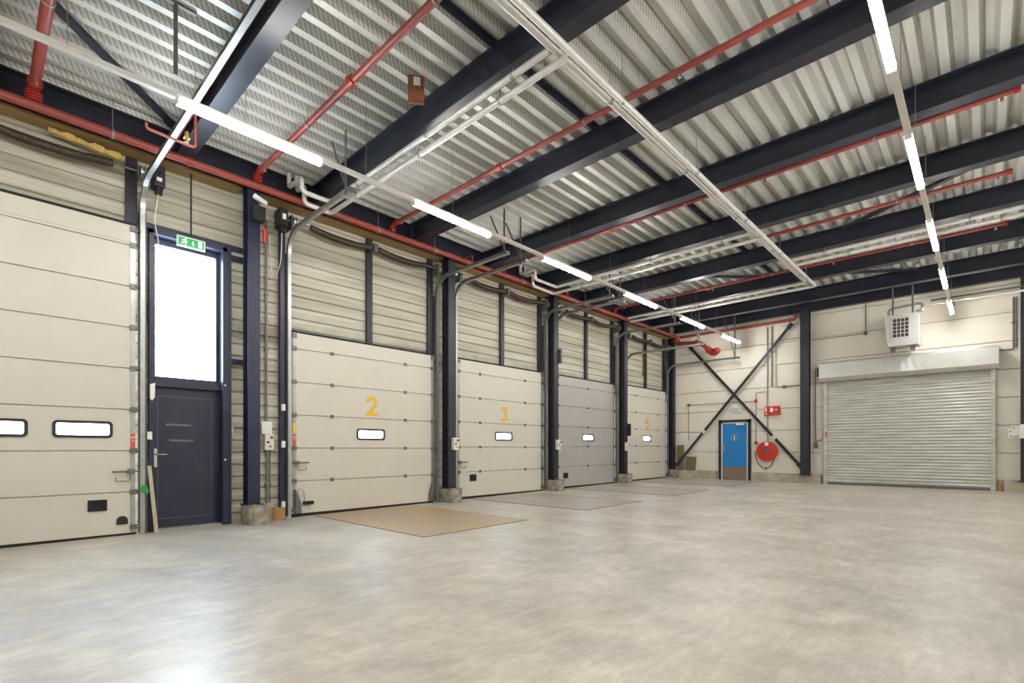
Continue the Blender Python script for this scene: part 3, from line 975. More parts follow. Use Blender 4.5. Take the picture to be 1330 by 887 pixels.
w1 = bpy.data.objects.new('window_1', None); COL.objects.link(w1); w1.location = (2.16, 8.7, hd)
struct(w1, 'tall bright window above the navy exit door')
wf = MB()
ring_frame(wf, [(xa + .051, hd + .001), (xb - .061, hd + .001), (xb - .061, R(3.019)), (xa + .051, R(3.019))], [(xa + .10, hd + .05), (xb - .11, hd + .05), (xb - .11, R(2.93)), (xa + .10, R(2.93))], lambda p: (p[0], 8.66, p[1]), lambda p: (p[0], 8.74, p[1]))
wf.build('window_frame', 'blue_steel', w1)
MB().box((xa + .095, 8.70, hd + .045), (xb - .105, 8.708, R(2.935))).build('pane', 'window_pane', w1)

# rails of the partition beside it
for k, zz in enumerate((2.97, 1.36)):
    struct(MB().box((xb + .061, 8.53, R(zz) - .035), (2.93, 8.598, R(zz) + .035)).build('trim_%d' % (k + 8), 'blue_steel'), 'navy rail between exit door frame and column')
struct(MB().box((1.60, 8.53, R(3.085)), (2.93, 8.598, R(3.15))).build('trim_7', 'blue_steel'), 'navy rail above the exit door window')

# ------------------------------------------------------------------ blue door on the end wall
z0 = fl(17.6)
t = bpy.data.objects.new('door_2', None); COL.objects.link(t); t.location = (17.58, 6.19, z0)
struct(t, 'bright blue door with a metal kick plate on the end wall')
ya, yb, zt = 6.70, 5.655, R(.97)
fr = MB()
fr.box((17.52, ya, z0), (17.599, ya - .085, zt)).box((17.52, yb, z0), (17.599, yb + .085, zt)).box((17.52, yb, zt - .085), (17.599, ya, zt))
fr.build('door_casing', 'column_steel', t)
fr = MB()
fr.box((17.535, ya - .086, z0), (17.599, ya - .125, zt - .086)).box((17.535, yb + .086, z0), (17.599, yb + .125, zt - .086)).box((17.535, yb + .086, zt - .125), (17.599, ya - .086, zt - .086))
fr.build('door_frame', 'white_paint', t)
leaf = MB().box((17.55, yb + .126, z0 + .44), (17.59, ya - .126, zt - .126)).build('door_leaf', 'blue_door', t)
MB().box((17.546, yb + .126, z0 + .012), (17.59, ya - .126, z0 + .439)).build('kick_plate', 'kick_plate', t)
h = MB().box((17.538, ya - .165, z0 + .93), (17.5495, ya - .20, z0 + 1.17)).build('handle_plate', 'chrome', t)
MB().tube(fillet([(17.538, ya - .185, z0 + 1.07), (17.49, ya - .185, z0 + 1.07), (17.49, ya - .32, z0 + 1.07)], .02, 5), .011, 8).build('lever', 'chrome', h)
MB().box((17.49, yb + .20, zt - .19), (17.5495, yb + .46, zt - .13)).build('door_closer', 'white_paint', t, bevel=.006)
sg = MB().tube([(17.5435, 6.18, R(.375)), (17.5495, 6.18, R(.375))], .095, 28).build('sign_disc', 'sign_navy', t)
MB().ring((17.5425, 6.18, R(.375)), (1, 0, 0), .1, .088, .003, 28).build('sign_rim', 'paper', sg)
pm = MB().tube([(17.541, 6.18, R(.428)), (17.5434, 6.18, R(.428))], .016, 14)
pm.prism([(-.034, .035), (.034, .035), (.028, -.02), (.018, -.02), (.018, -.075), (-.018, -.075), (-.018, -.02), (-.028, -.02)], lambda p: (17.541, 6.18 + p[0], R(.375) + p[1]), lambda p: (17.5434, 6.18 + p[0], R(.375) + p[1]))
pm.build('sign_person', 'paper', sg)

# ------------------------------------------------------------------ roller shutter
z0 = fl(17.5)
YS0, YS1 = 3.52, -.16
t = thing('roller_shutter', 'grey steel roller shutter closed below its metal hood', 'roller shutter', (17.45, 1.68, z0))
prof = []
z = z0 + .06
while z < R(2.05):
    for a in range(6):
        u = a / 6
        prof.append((-.016 * math.sin(PI * u) if u < .85 else .004, z + u * .085))
    z += .085
c = MB()
A = [c.bm.verts.new((17.47 + p[0], YS0 - .03, p[1])) for p in prof]
B = [c.bm.verts.new((17.47 + p[0], YS1 + .03, p[1])) for p in prof]
for i in range(len(prof) - 1):
    c.bm.faces.new((A[i], B[i], B[i + 1], A[i + 1]))
bk = [c.bm.verts.new((17.49, yy, zz)) for yy, zz in ((YS0 - .03, prof[0][1]), (YS0 - .03, prof[-1][1]), (YS1 + .03, prof[-1][1]), (YS1 + .03, prof[0][1]))]
c.bm.faces.new(bk)
c.build('slat_curtain', 'shutter_steel', t)
MB().box((17.435, YS0 - .05, z0 + .004), (17.495, YS1 + .05, z0 + .062)).build('bottom_bar', 'steel_dull', t, bevel=.008)
for ye, s in ((YS0, 1), (YS1, -1)):
    MB().box((17.42, ye - s * .07, z0), (17.52, ye + s * .02, R(2.0))).box((17.52, ye - s * .02, z0), (17.598, ye + s * .05, R(2.0))).build('guide_rail', 'shutter_steel', t)
hp = [(17.598, R(2.56)), (17.22, R(2.55)), (17.19, R(2.50)), (17.19, R(2.09)), (17.26, R(1.99)), (17.598, R(1.985))]
hd_ = MB()
ys = [3.60 + (-.24 - 3.60) * i / 24 for i in range(25)]
rows = []
for yy in ys:
    bulge = math.exp(-((yy - 1.75) / .32) ** 2) * .035
    rows.append([hd_.bm.verts.new((x - (bulge if x < 17.25 and zz < R(2.5) else 0), yy, zz)) for x, zz in hp])
for r0, r1 in zip(rows, rows[1:]):
    for k in range(len(hp)):
        hd_.bm.faces.new((r0[k], r0[(k + 1) % len(hp)], r1[(k + 1) % len(hp)], r1[k]))
hd_.bm.faces.new(rows[0]); hd_.bm.faces.new(rows[-1][::-1])
hd_.build('hood', 'hood_steel', t)
MB().box((17.25, 3.605, R(2.08)), (17.55, 3.63, R(2.52))).build('hood_end_plate', 'hood_steel', t)
MB().box((17.33, 3.631, R(2.17)), (17.50, 3.70, R(2.40))).build('motor_box', 'black_plastic', t, bevel=.01)
MB().box((17.414, YS0 - .065, R(.34)), (17.4195, YS0 - .02, R(.50))).build('sticker', 'sticker_red', t)

# control conduit beside the shutter
t = thing('shutter_switch', 'small dark switch box with conduit between column and roller shutter', 'switch box', (17.55, 3.78, R(.1)))
MB().box((17.53, 3.83, R(.02)), (17.598, 3.72, R(.16))).build('switch_body', 'steel_dull', t, bevel=.006)
MB().tube(fillet([(17.57, 3.79, R(.16)), (17.57, 3.79, R(2.42)), (17.57, 3.70, R(2.42))], .06, 5), .014, 8).build('conduit', 'grey_conduit', t)
MB().tube(fillet([(17.57, 3.755, R(.16)), (17.57, 3.755, R(.24)), (17.57, 3.63, R(.24)), (17.57, 3.63, R(.298))], .03, 5), .012, 8).build('cable', 'grey_conduit', t)
tag(MB().box((17.55, 3.72, R(.30)), (17.598, 3.60, R(.50))).build('junction_box', 'wall_panel', None, bevel=.006), 'cream junction box beside the roller shutter guide', 'junction box')

# wooden wedge at the foot of the shutter, white bracket at the picture edge
tag(MB().box((17.44, -.235, z0 + .002), (17.58, -.285, z0 + .27)).build('wooden_block', 'cardboard'), 'upright wooden block at the foot of the roller shutter guide', 'wooden block')
t = thing('wall_cabinet', 'white box with a drilled mounting plate on the far column', 'cabinet', (17.24, -.75, R(.22)))
MB().box((17.264, -.40, R(.26)), (17.288, -.88, R(.56))).build('mounting_plate', 'white_paint', t)
for k, (py, pz) in enumerate(((-.43, .52), (-.46, .30), (-.50, .50), (-.52, .29), (-.44, .42), (-.56, .31))):
    MB().tube([(17.2605, py, R(pz)), (17.2635, py, R(pz))], .014, 10).build('bolt_hole', 'rubber', t)
MB().box((17.05, -.60, R(.24)), (17.2595, -1.1, R(.58))).build('cabinet_body', 'white_paint', t, bevel=.01)

# ------------------------------------------------------------------ unit heater
t = thing('unit_heater', 'grey unit heater with a square grille hanging above the roller shutter', 'heater', (17.1, 1.60, R(2.72)))
hb = MB()
yc = 1.62
prof_h = [(-.40, .98), (.40, .98), (.40, .42), (.30, .02), (-.36, .02), (-.42, .84)]
poly = [(.40, .84), (.30, .04), (.28, .0), (-.34, .0), (-.36, .04), (-.36, .84)]
hb.prism(poly, lambda p: (16.78, yc + p[0], R(2.72) + p[1]), lambda p: (17.30, yc + p[0], R(2.72) + p[1]))
body = hb.build('heater_body', 'heater_grey', t, bevel=.012)
g = MB()
ring_frame(g, [(-.20, .20), (.20, .20), (.20, .76), (-.20, .76)], [(-.165, .235), (.165, .235), (.165, .725), (-.165, .725)], lambda p: (16.765, yc + p[0] + .02, R(2.72) + p[1]), lambda p: (16.7795, yc + p[0] + .02, R(2.72) + p[1]))
go = g.build('grille_frame', 'heater_grey', t)
MB().box((16.774, yc - .155, R(2.955)), (16.7794, yc + .195, R(3.445))).build('grille_back', 'grille_brown', go)
gl = MB()
for k in range(1, 5):
    gl.box((16.766, yc - .145, R(2.955) + k * .098 - .008), (16.7735, yc + .185, R(2.955) + k * .098 + .008))
for k in range(1, 4):
    gl.box((16.7655, yc - .145 + k * .0825 - .008, R(2.955)), (16.7738, yc - .145 + k * .0825 + .008, R(3.445)))
gl.build('grille_bars', 'heater_grey', go)
for yy in (yc - .22, yc + .2):
    MB().box((16.9, yy - .02, R(3.56)), (16.93, yy + .02, R(4.449))).build('hanger_strap', 'steel_dull', t)
    MB().box((16.86, yy - .045, R(2.60)), (16.98, yy + .045, R(2.722))).build('mounting_foot', 'steel_dull', t)
MB().tube(fillet([(16.98, yc + .3, R(3.55)), (16.98, yc + .3, R(3.78)), (16.98, yc - .42, R(3.82)), (16.98, yc - .42, R(3.62)), (16.98, yc - .28, R(3.62))], .12, 6), .035, 10).build('flow_pipe', 'galvanised', t)

# pale pipe along the end wall above the shutter
t = thing('supply_pipe', 'pale horizontal pipe along the end wall above the roller shutter', 'pipe', (17.25, 0, R(3.80)))
MB().tube([(17.25, 1.05, R(3.80)), (17.25, YR + .02, R(3.80))], .03, 10).build('pipe_run', 'white_plastic', t)
MB().bar((17.24, 1.05, R(3.90)), (17.24, YR + .02, R(3.90)), .05, .04).build('cable_tray', 'steel_dull', t)
for yy in (.6, -1.0, -2.6):
    MB().box((17.2, yy - .015, R(3.755)), (17.598, yy + .015, R(3.77))).build('pipe_bracket', 'steel_dull', t)
t = thing('cable_conduit', 'grey conduit bending down to the end of the shutter hood', 'conduit', (17.56, -.4, R(2.5)))
MB().tube(fillet([(17.57, -.25, R(2.46)), (17.57, -.50, R(2.46)), (17.57, -.50, R(3.74))], .05, 5), .018, 8).tube([(17.57, -.545, R(2.5)), (17.57, -.545, R(3.74))], .014, 8).build('conduit_run', 'grey_conduit', t)
MB().box((17.54, -.46, R(3.1)), (17.598, -.56, R(3.13))).build('conduit_clip', 'steel_dull', t)
t = thing('cable_drop', 'small dark junction box hanging on a conduit beside the unit heater', 'junction box', (17.55, 2.6, R(3.3)))
MB().box((17.54, 2.56, R(3.27)), (17.598, 2.48, R(3.37))).build('box_body', 'steel_dull', t, bevel=.006)
MB().tube([(17.57, 2.52, R(3.37)), (17.57, 2.52, R(4.17))], .012, 8).build('drop_conduit', 'steel_dull', t)
MB().tube([(17.57, 2.56, R(3.32)), (17.57, 3.88, R(3.32))], .009, 8).build('side_conduit', 'steel_dull', t)

# ------------------------------------------------------------------ LED light lines
LX = [1.36 + 2.82 * i for i in range(6)]
def light_line(yc, zc, label, labels, start):
    t = thing('light_trunking', label, 'light trunking', (X0 + .3, yc, zc), 'light lines')
    MB().box((X0 + .3, yc - .03, zc + .03), (17.1, yc + .03, zc + .075)).build('trunking_rail', 'trunking_white', t)
    k = 0
    x = start
    while x < 17.0:
        MB().tube([(x, yc, zc + .075), (x, yc, ZB - .001 if any(bx - .01 < x < bx + .21 for bx in allx) else ZD)], .0035, 6).build('suspension_wire', 'wire', t)
        x += 1.45
    for lx, lb in zip([LX[0] - 5.64, LX[0] - 2.82] + LX, labels):  # first two battens are out of view, added for even brightness
        b = thing('led_batten', lb, 'lamp', (lx + .75, yc, zc), 'LED battens' if yc > 0 else 'third light line battens')
        MB().prism([(-.036, .0), (-.028, -.022), (.028, -.022), (.036, .0), (.036, .027), (-.036, .027)], lambda p: (lx + .02, yc + p[0], zc + p[1]), lambda p: (lx + 1.48, yc + p[0], zc + p[1])).build('diffuser', 'led', b)
        for xx in (lx, lx + 1.48):
            MB().box((xx, yc - .034, zc - .024), (xx + .02, yc + .034, zc + .029)).build('end_cap', 'trunking_white', b)


ORD = ['first', 'second', 'third', 'fourth', 'fifth', 'sixth']
light_line(5.82, R(3.42), 'white light trunking running along the dock doors',
           ['lit batten of the dock-side light line above the camera side of the tall door', 'lit batten of the dock-side light line above the tall dock door'] +
           [f'{o} lit LED batten on the dock-side light line, counted from the exit door' for o in ORD], -.9)
light_line(.62, R(3.42), 'white light trunking running down the middle of the hall',
           ['lit batten behind the viewer on the mid-hall light line', 'lit batten above the viewer on the mid-hall light line', 'first lit batten ahead of the viewer on the mid-hall light line'] +
           ['lit LED batten on the mid-hall light line at the top picture edge'] + [f'{o} lit LED batten from the unit heater on the mid-hall light line' for o in ('fourth', 'third', 'second', 'first')], -.9)

light_line(-4.58, R(3.42), 'white light trunking of the third light line at the far side of the hall',
           ['lit LED batten on the third light line at the far side of the hall'] * 8, -.9)  # whole third line is unseen, added to brighten the hall evenly

# ------------------------------------------------------------------ sprinkler pipes
YM, ZM = 8.10, R(4.0)
t = thing('sprinkler_main', 'thick red sprinkler main running along the top of the dock wall', 'pipe', (X0, YM, ZM))
MB().tube([(X0 + .01, YM, ZM), (17.33, YM, ZM)], .055, 14).build('pipe_run', 'pipe_red', t)
for xx in (2.05, 4.6, 6.1, 9.4, 12.0, 14.9):
    MB().tube([(xx - .03, YM, ZM), (xx + .03, YM, ZM)], .064, 14).build('pipe_coupling', 'coupling_red', t)
for xx in (1.2, 5.05, 6.35, 9.0, 11.6, 14.2):
    MB().tube([(xx, YM, ZM + .05), (xx, YM, ZD)], .005, 6).ring((xx, YM, ZM), (1, 0, 0), .062, .055, .025, 14).build('pipe_hanger', 'wire', t)
t = thing('sprinkler_main', 'red sprinkler pipe running along the top of the end wall', 'pipe', (17.38, 8.0, ZM))
MB().tube(fillet([(17.40, YM - .07, ZM), (17.40, 4.30, ZM), (17.40, 4.30, R(4.17))], .06, 5), .045, 12).build('pipe_run', 'pipe_red', t)
MB().tube([(17.40, 4.46, ZM), (17.40, 4.40, ZM)], .056, 12).tube([(17.40, 4.30, R(4.09)), (17.40, 4.30, R(4.13))], .056, 12).build('pipe_coupling', 'coupling_red', t)
for yy in (7.4, 5.4):
    MB().tube([(17.40, yy, ZM), (17.40, yy, R(4.18))], .006, 6).build('pipe_hanger', 'wire', t)

BR = [(.47, .052), (2.95, .04), (5.36, .036), (8.34, .033), (10.74, .033), (13.15, .033)]
BL = ['thick red sprinkler branch crossing above the tall dock door', 'red sprinkler branch in the bay of the brown board', 'red sprinkler branch in the bay beyond the pipe-hung beam',
      'red sprinkler branch rising beside door 3', 'red sprinkler branch between the two middle pairs of silver pipes', 'red sprinkler branch near the far elbow of the silver pipes']
for (x, r), lb in zip(BR, BL):
    zb = R(4.2)
    t = thing('sprinkler_branch', lb, 'pipe', (x, YM, ZM), 'sprinkler branch pipes')
    MB().tube(fillet([(x, YM, ZM + .056), (x, YM, zb), (x, -.28, zb)], .055, 5), r, 12).build('pipe_run', 'pipe_red', t)
    cp = MB()
    for zz in (4.085, 4.115, 4.145):
        cp.tube([(x, YM, R(zz) - .011), (x, YM, R(zz) + .011)], r * 1.6, 14)
    cp.tube([(x, YM, ZM + .057), (x, YM, zb - .02)], r * 1.15, 12)
    cp.build('riser_coupling', 'coupling_red', t)
    MB().tube([(x, 7.98, zb), (x, 7.92, zb)], r * 1.4, 12).build('pipe_coupling', 'coupling_red', t)
    MB().tube([(x, 5.34, zb), (x, 5.24, zb)], r * 1.45, 12).box((x - r * 1.75, 5.27, zb - .02), (x + r * 1.75, 5.31, zb + .02)).build('pipe_coupling', 'coupling_red', t)
    MB().tube([(x, -.24, zb), (x, -.30, zb)], r * 1.3, 12).build('end_cap', 'coupling_red', t)
    for yy in (7.8, 5.18, 2.48, -.14):
        MB().tube([(x, yy, zb - r - .045), (x, yy, zb - r * .9)], [.022, .012], 8).build('sprinkler_head', 'chrome', t)
    for yy in (6.4, 3.75, 1.1):
        MB().tube([(x, yy, zb + r), (x, yy, ZD)], .004, 6).ring((x, yy, zb), (0, 1, 0), r + .007, r, .02, 12).build('pipe_hanger', 'wire', t)

# small red drops at the wall
t = thing('sprinkler_drop', 'thin red pipe dropping down the cladding above door 5', 'pipe', (15.56, 8.5, R(2.45)), 'thin red sprinkler drops')
MB().tube([(15.56, 8.50, R(2.45)), (15.56, 8.50, R(3.998))], .018, 8).build('pipe_run', 'copper_red', t)
MB().tube([(15.56, 8.50, R(3.1)), (15.80, 8.50, R(3.08))], .014, 8).tube([(15.56, 8.50, R(2.48)), (15.56, 8.50, R(2.56))], .03, 8).build('side_stub', 'copper_red', t)
t = thing('sprinkler_drop', 'small red pipe loop off the sprinkler main beside the column of door 3', 'pipe', (7.05, 7.75, R(3.7)), 'thin red sprinkler drops')
MB().tube(fillet([(7.05, YM - .056, R(4.0)), (7.05, 7.75, R(4.0)), (7.05, 7.75, R(3.72)), (7.50, 7.75, R(3.68))], .03, 4), .014, 8).build('pipe_run', 'copper_red', t)
MB().tube([(7.50, 7.75, R(3.66)), (7.50, 7.75, R(3.74))], .022, 8).build('sprinkler_head', 'brass', t)

# small drain loop at the exit door
t = thing('drain_pipe', 'thin copper-red pipe loop hanging beside the exit-door beam', 'pipe', (1.78, 8.0, R(3.6)))
MB().tube(fillet([(1.78, YM - .056, R(4.0)), (1.78, 6.80, R(4.0)), (1.78, 6.80, R(3.55)), (1.30, 6.78, R(3.55)), (1.30, 6.78, R(3.61))], .035, 5), .016, 8).build('pipe_run', 'copper_red', t)
MB().tube([(1.69, 6.79, R(3.57)), (1.69, 6.79, R(3.69))], .022, 8).box((1.66, 6.77, R(3.61)), (1.72, 6.81, R(3.63))).build('valve', 'brass', t)
MB().tube([(1.78, 6.80, R(4.0)), (1.78, 6.80, ZD)], .004, 6).build('hanger_wire', 'wire', t)

# corner valve
t = thing('corner_valve', 'big red sprinkler valve and bent hose end in the corner above door 5', 'valve', (17.1, 7.4, R(3.2)))
MB().tube(fillet([(17.20, 8.06, R(3.944)), (17.20, 8.06, R(3.74)), (17.12, 7.16, R(3.64)), (17.1, 6.92, R(3.42))], .1, 6), .075, 14).build('valve_pipe', 'pipe_red', t)
n = 40
pts = fillet([(17.1, 6.92, R(3.42)), (17.1, 6.72, R(3.22)), (17.02, 6.52, R(3.30))], .16, 12)
MB().tube(pts, [.105 + .012 * (i % 2) for i in range(len(pts))], 14).build('bent_end', 'coupling_red', t)
MB().ring((17.20, 8.06, R(3.86)), (0, 0, 1), .12, .07, .05, 16).ring((17.13, 7.30, R(3.66)), (.09, .98, .15), .115, .07, .05, 16).build('flange', 'coupling_red', t)
MB().tube([(17.14, 7.5, R(3.74)), (17.14, 7.5, ZD - .28)], .006, 6).build('hanger_rod', 'wire', t)

# ------------------------------------------------------------------ silver heating pipes
def heat(label, pts, clamps=(), r=.036, rad=.08, clamp_axis='y', up=True):
    t = thing('heating_pipe', label, 'pipe', pts[0], 'silver heating pipes')
    MB().tube(fillet(pts, rad, 6), r, 12).build('pipe_run', 'pipe_silver', t)
    for c in clamps:
        ax = (0, 1, 0) if clamp_axis == 'y' else (1, 0, 0)
        b = MB().ring(c, ax, r + .008, r, .03, 14)
        top = ZB - .002 if clamp_axis == 'y' else ZD - .002
        b.tube([(c[0], c[1], c[2] + r), (c[0], c[1], top)], .006, 6)
        b.build('pipe_clamp', 'galvanised', t)
    return t


zu, zl = R(4.0), R(3.92)
YLn, YRn = 3.155, 2.99
heat('long silver pipe running down the hall, upper of the parallel two', [(X0 + .05, YLn, zu), (13.72, YLn, zu), (13.72, 8.0, zu)], [(x, YLn, zu) for x in (.8, 2.9, 5.0, 7.0, 9.0, 11.0, 13.0)], clamp_axis='x')
heat('long silver pipe running down the hall, lower of the parallel two', [(X0 + .05, YRn, zl), (13.87, YRn, zl), (13.87, 8.0, zl)], [(x, YRn, zl) for x in (.8, 2.9, 5.0, 7.0, 9.0, 11.0, 13.0)], clamp_axis='x')
heat('upper silver pipe slung under the beam above door 2', [(3.95, YLn + .036, zu), (3.95, 7.75, zu), (3.48, 7.75, zu), (3.48, 7.75, R(4.22)), (3.48, 8.22, R(4.22)), (3.48, 8.22, ZD)], [(3.95, y, zu) for y in (3.7, 5.2, 6.9)])
heat('lower silver pipe slung under the beam above door 2', [(4.06, YRn + .036, zl), (4.06, 7.95, zl), (3.60, 7.93, zl), (3.60, 7.93, R(4.2)), (3.60, 8.2, R(4.2)), (3.60, 8.2, ZD)], [(4.06, y, zl) for y in (4.0, 5.5, 7.1)])
heat('upper silver pipe from the dock wall above door 3 to the long pipes', [(9.87, YLn + .036, zu), (9.87, 7.75, zu), (9.05, 7.75, zu), (9.05, 7.75, R(4.22)), (9.05, 8.22, R(4.22)), (9.05, 8.22, ZD)], [(9.87, y, zu) for y in (3.7, 5.2, 6.9)])
heat('lower silver pipe from the dock wall above door 3 to the long pipes', [(10.03, YRn + .036, zl), (10.03, 7.98, zl), (9.20, 7.95, zl), (9.20, 7.95, R(4.2)), (9.20, 8.2, R(4.2)), (9.20, 8.2, ZD)], [(10.03, y, zl) for y in (4.0, 5.5, 7.1)])
heat('upper silver pipe crossing the mid-hall light line', [(11.88, YLn - .036, zu), (11.88, YR + .02, zu)], [(11.88, y, zu) for y in (2.4, .2, -2.0, -4.2)])
heat('lower silver pipe crossing the mid-hall light line', [(12.0, YRn - .036, zl), (12.0, YR + .02, zl)], [(12.0, y, zl) for y in (2.0, -.2, -2.4, -4.6)])

# ------------------------------------------------------------------ small things on the dock wall
def control_box(x, y, z, label, paper=False):
    t = thing('control_box', label, 'control box', (x, y, z - .13), 'dock door control boxes')
    MB().box((x - .07, y - .085, z - .13), (x + .07, y, z + .13)).build('box_body', 'white_plastic', t, bevel=.008)
    MB().tube([(x + .03, y - .11, z + .075), (x + .03, y - .0852, z + .075)], .022, 12).build('stop_button', 'fire_red', t)['label'] = 'red stop button'
    MB().tube([(x - .025, y - .10, z + .0), (x - .025, y - .0852, z + .0)], .018, 12).build('push_button', 'black_plastic', t)
    MB().tube([(x + .01, y - .10, z - .07), (x + .01, y - .0852, z - .07)], .014, 12).build('push_button', 'black_plastic', t)
    return t


control_box(3.29, 8.597, R(.105), 'white control box with buttons on the cladding beside door 2')
control_box(6.94, 8.199, R(.10), 'white control box with buttons on the column between doors 2 and 3')
control_box(10.46, 8.199, R(.10), 'white control box with buttons on the column between door 3 and the silver door')
control_box(13.93, 8.199, R(.06), 'white control box with buttons on the column before door 5')
tag(MB().box((3.18, 8.545, R(.24)), (3.34, 8.553, R(.44))).build('notice_sheet', 'paper'), 'curled paper notice pinned above the control box beside door 2', 'notice')
t = thing('cable_conduit', 'grey conduit running down the cladding beside the exit-door column', 'conduit', (3.15, 8.58, .3))
MB().tube([(3.275, 8.575, R(-.88)), (3.275, 8.575, R(-.03))], .018, 8).tube([(3.32, 8.575, R(-.88)), (3.32, 8.575, R(-.03))], .014, 8).tube([(3.265, 8.575, R(.25)), (3.265, 8.575, R(3.7))], .02, 8).build('conduit_run', 'grey_conduit', t)
for zz in (-.6, .7, 1.6, 2.5):
    MB().box((3.235, 8.56, R(zz)), (3.35 if zz < 0 else 3.295, 8.597, R(zz) + .03)).build('conduit_clip', 'steel_dull', t)
MB().tube(fillet([(3.33, 8.575, R(-.05)), (3.37, 8.575, R(-.05)), (3.43, 8.575, R(-.05))], .01, 3), .010, 8).build('side_cable', 'grey_conduit', t)
t = thing('door_sensor', 'black alarm box with a white lamp at the top of the exit-door column', 'alarm box', (2.97, 8.15, R(3.5)))
MB().box((2.89, 8.06, R(3.48)), (3.06, 8.199, R(3.70))).build('box_body', 'black_plastic', t, bevel=.01)
MB().bar((2.90, 8.1, R(3.84)), (3.06, 8.03, R(3.74)), .07, .06).build('sounder', 'white_plastic', t)
MB().tube([(2.98, 8.12, R(3.70)), (2.98, 8.10, R(3.79))], .012, 8).build('bracket', 'steel_dull', t)
MB().tube([(3.07, 8.14, R(3.18)), (3.07, 8.14, R(3.38))], [.02, .035], 10).tube([(3.07, 8.14, R(3.38)), (3.05, 8.14, R(3.49))], .008, 6).build('beacon', 'fire_red', t)['label'] = 'red beacon'

for x, y, z, lb in ((3.495, 8.499, R(.68), 'small white switch on the door post high beside door 2'), (3.495, 8.499, R(.07), 'small white switch on the door post beside the warning stickers'),
                    (3.495, 8.499, R(-.93), 'small white socket low on the door post of door 2'), (2.735, 8.597, R(.28), 'small grey intercom on the strip beside the exit door'),
                    (1.66, 8.499, R(.18), 'small cream switch beside the track of the tall door')):
    t = thing('wall_switch', lb, 'switch', (x, y, z))
    MB().box((x - .03, y - .04, z - .055), (x + .03, y, z + .055)).build('switch_body', 'white_plastic', t, bevel=.006)
    MB().box((x - .015, y - .046, z - .02), (x + .015, y - .0402, z + .02)).build('switch_key', 'paper', t)

# grey motor control on col 4 / col 3
tag(MB().box((10.525, 8.12, R(2.25)), (10.60, 8.30, R(2.62))).build('relay_box', 'steel_dull', None, bevel=.008), 'grey relay box high on the column before the silver door', 'relay box')
tag(MB().box((14.045, 8.12, R(.40)), (14.12, 8.30, R(.78))).build('relay_box', 'column_steel', None, bevel=.008), 'dark relay box on the column above the control box of door 5', 'relay box')

# exit sign over the navy door
def exit_sign(name, label, centre, w, h, ux, green, white, normal, rod_top=None, tilt=0):
    """ux: direction of the sign's width; normal: towards the room"""
    ux = Vector(ux).normalized(); nn = Vector(normal).normalized()
    uz = Vector((0, 0, 1))
    c = Vector(centre)
    t = thing(name, label, 'exit sign', c - uz * h / 2)
    def P3(x, z, d_):
        return c + ux * x + uz * z + nn * d_
    MB().prism([(-w / 2, -h / 2), (w / 2, -h / 2), (w / 2, h / 2), (-w / 2, h / 2)], lambda p: P3(p[0], p[1], -.03), lambda p: P3(p[0], p[1], .0)).build('sign_case', 'white_plastic', t, bevel=.005)
    MB().prism([(-w / 2 + .02, -h / 2 + .02), (w / 2 - .02, -h / 2 + .02), (w / 2 - .02, h / 2 - .02), (-w / 2 + .02, h / 2 - .02)], lambda p: P3(p[0], p[1], .001), lambda p: P3(p[0], p[1], .004)).build('sign_face', green, t)
    pg = MB()
    s = h * .8
    d0, d1 = .0045, .0065
    fa, fb = (lambda p: P3(p[0], p[1], d0)), (lambda p: P3(p[0], p[1], d1))
    rx = -w * .25
    pg.prism([(rx + .16 * s + .085 * s * math.cos(a * PI / 5), .32 * s + .085 * s * math.sin(a * PI / 5)) for a in range(10)], fa, fb)
    to3 = lambda x, y, d_: P3(x, y, d0 + d_)
    for path in ([(rx + .10 * s, .18 * s), (rx - .02 * s, -.06 * s)], [(rx - .02 * s, -.06 * s), (rx + .16 * s, -.18 * s), (rx + .12 * s, -.40 * s)], [(rx - .02 * s, -.06 * s), (rx - .16 * s, -.24 * s), (rx - .36 * s, -.24 * s)],
                 [(rx + .10 * s, .16 * s), (rx + .22 * s, .0), (rx + .34 * s, .06 * s)], [(rx + .08 * s, .18 * s), (rx - .14 * s, .20 * s), (rx - .22 * s, .04 * s)]):
        ribbon(pg, path, .10 * s, to3, .002)
    ax_ = w * .06
    ribbon(pg, [(ax_, .25 * s), (ax_, -.12 * s)], .08 * s, to3, .002)
    pg.prism([(ax_ - .15 * s, -.08 * s), (ax_ + .15 * s, -.08 * s), (ax_, -.34 * s)], fa, fb)
    pg.prism([(w * .24, -.36 * s), (w * .38, -.36 * s), (w * .38, .36 * s), (w * .24, .36 * s)], fa, fb)
    pg.build('pictogram', white, t)
    if rod_top:
        MB().tube([tuple(c + uz * h / 2 - nn * .015), tuple(c + uz * (rod_top - c.z) - nn * .015)], .012, 8).build('rod', 'column_steel', t)
    return t


exit_sign('exit_sign', 'lit green exit sign above the bright window of the exit door', (2.15, 8.40, R(2.98)), .36, .15, (1, 0, 0), 'sign_green', 'sign_white', (0, -1, 0), rod_top=R(3.99))
exit_sign('exit_sign', 'pale green exit sign on the end wall above the blue door', (17.56, 6.12, R(1.29)), .36, .17, (0, -1, 0), 'sign_pale', 'paper', (-1, 0, 0))

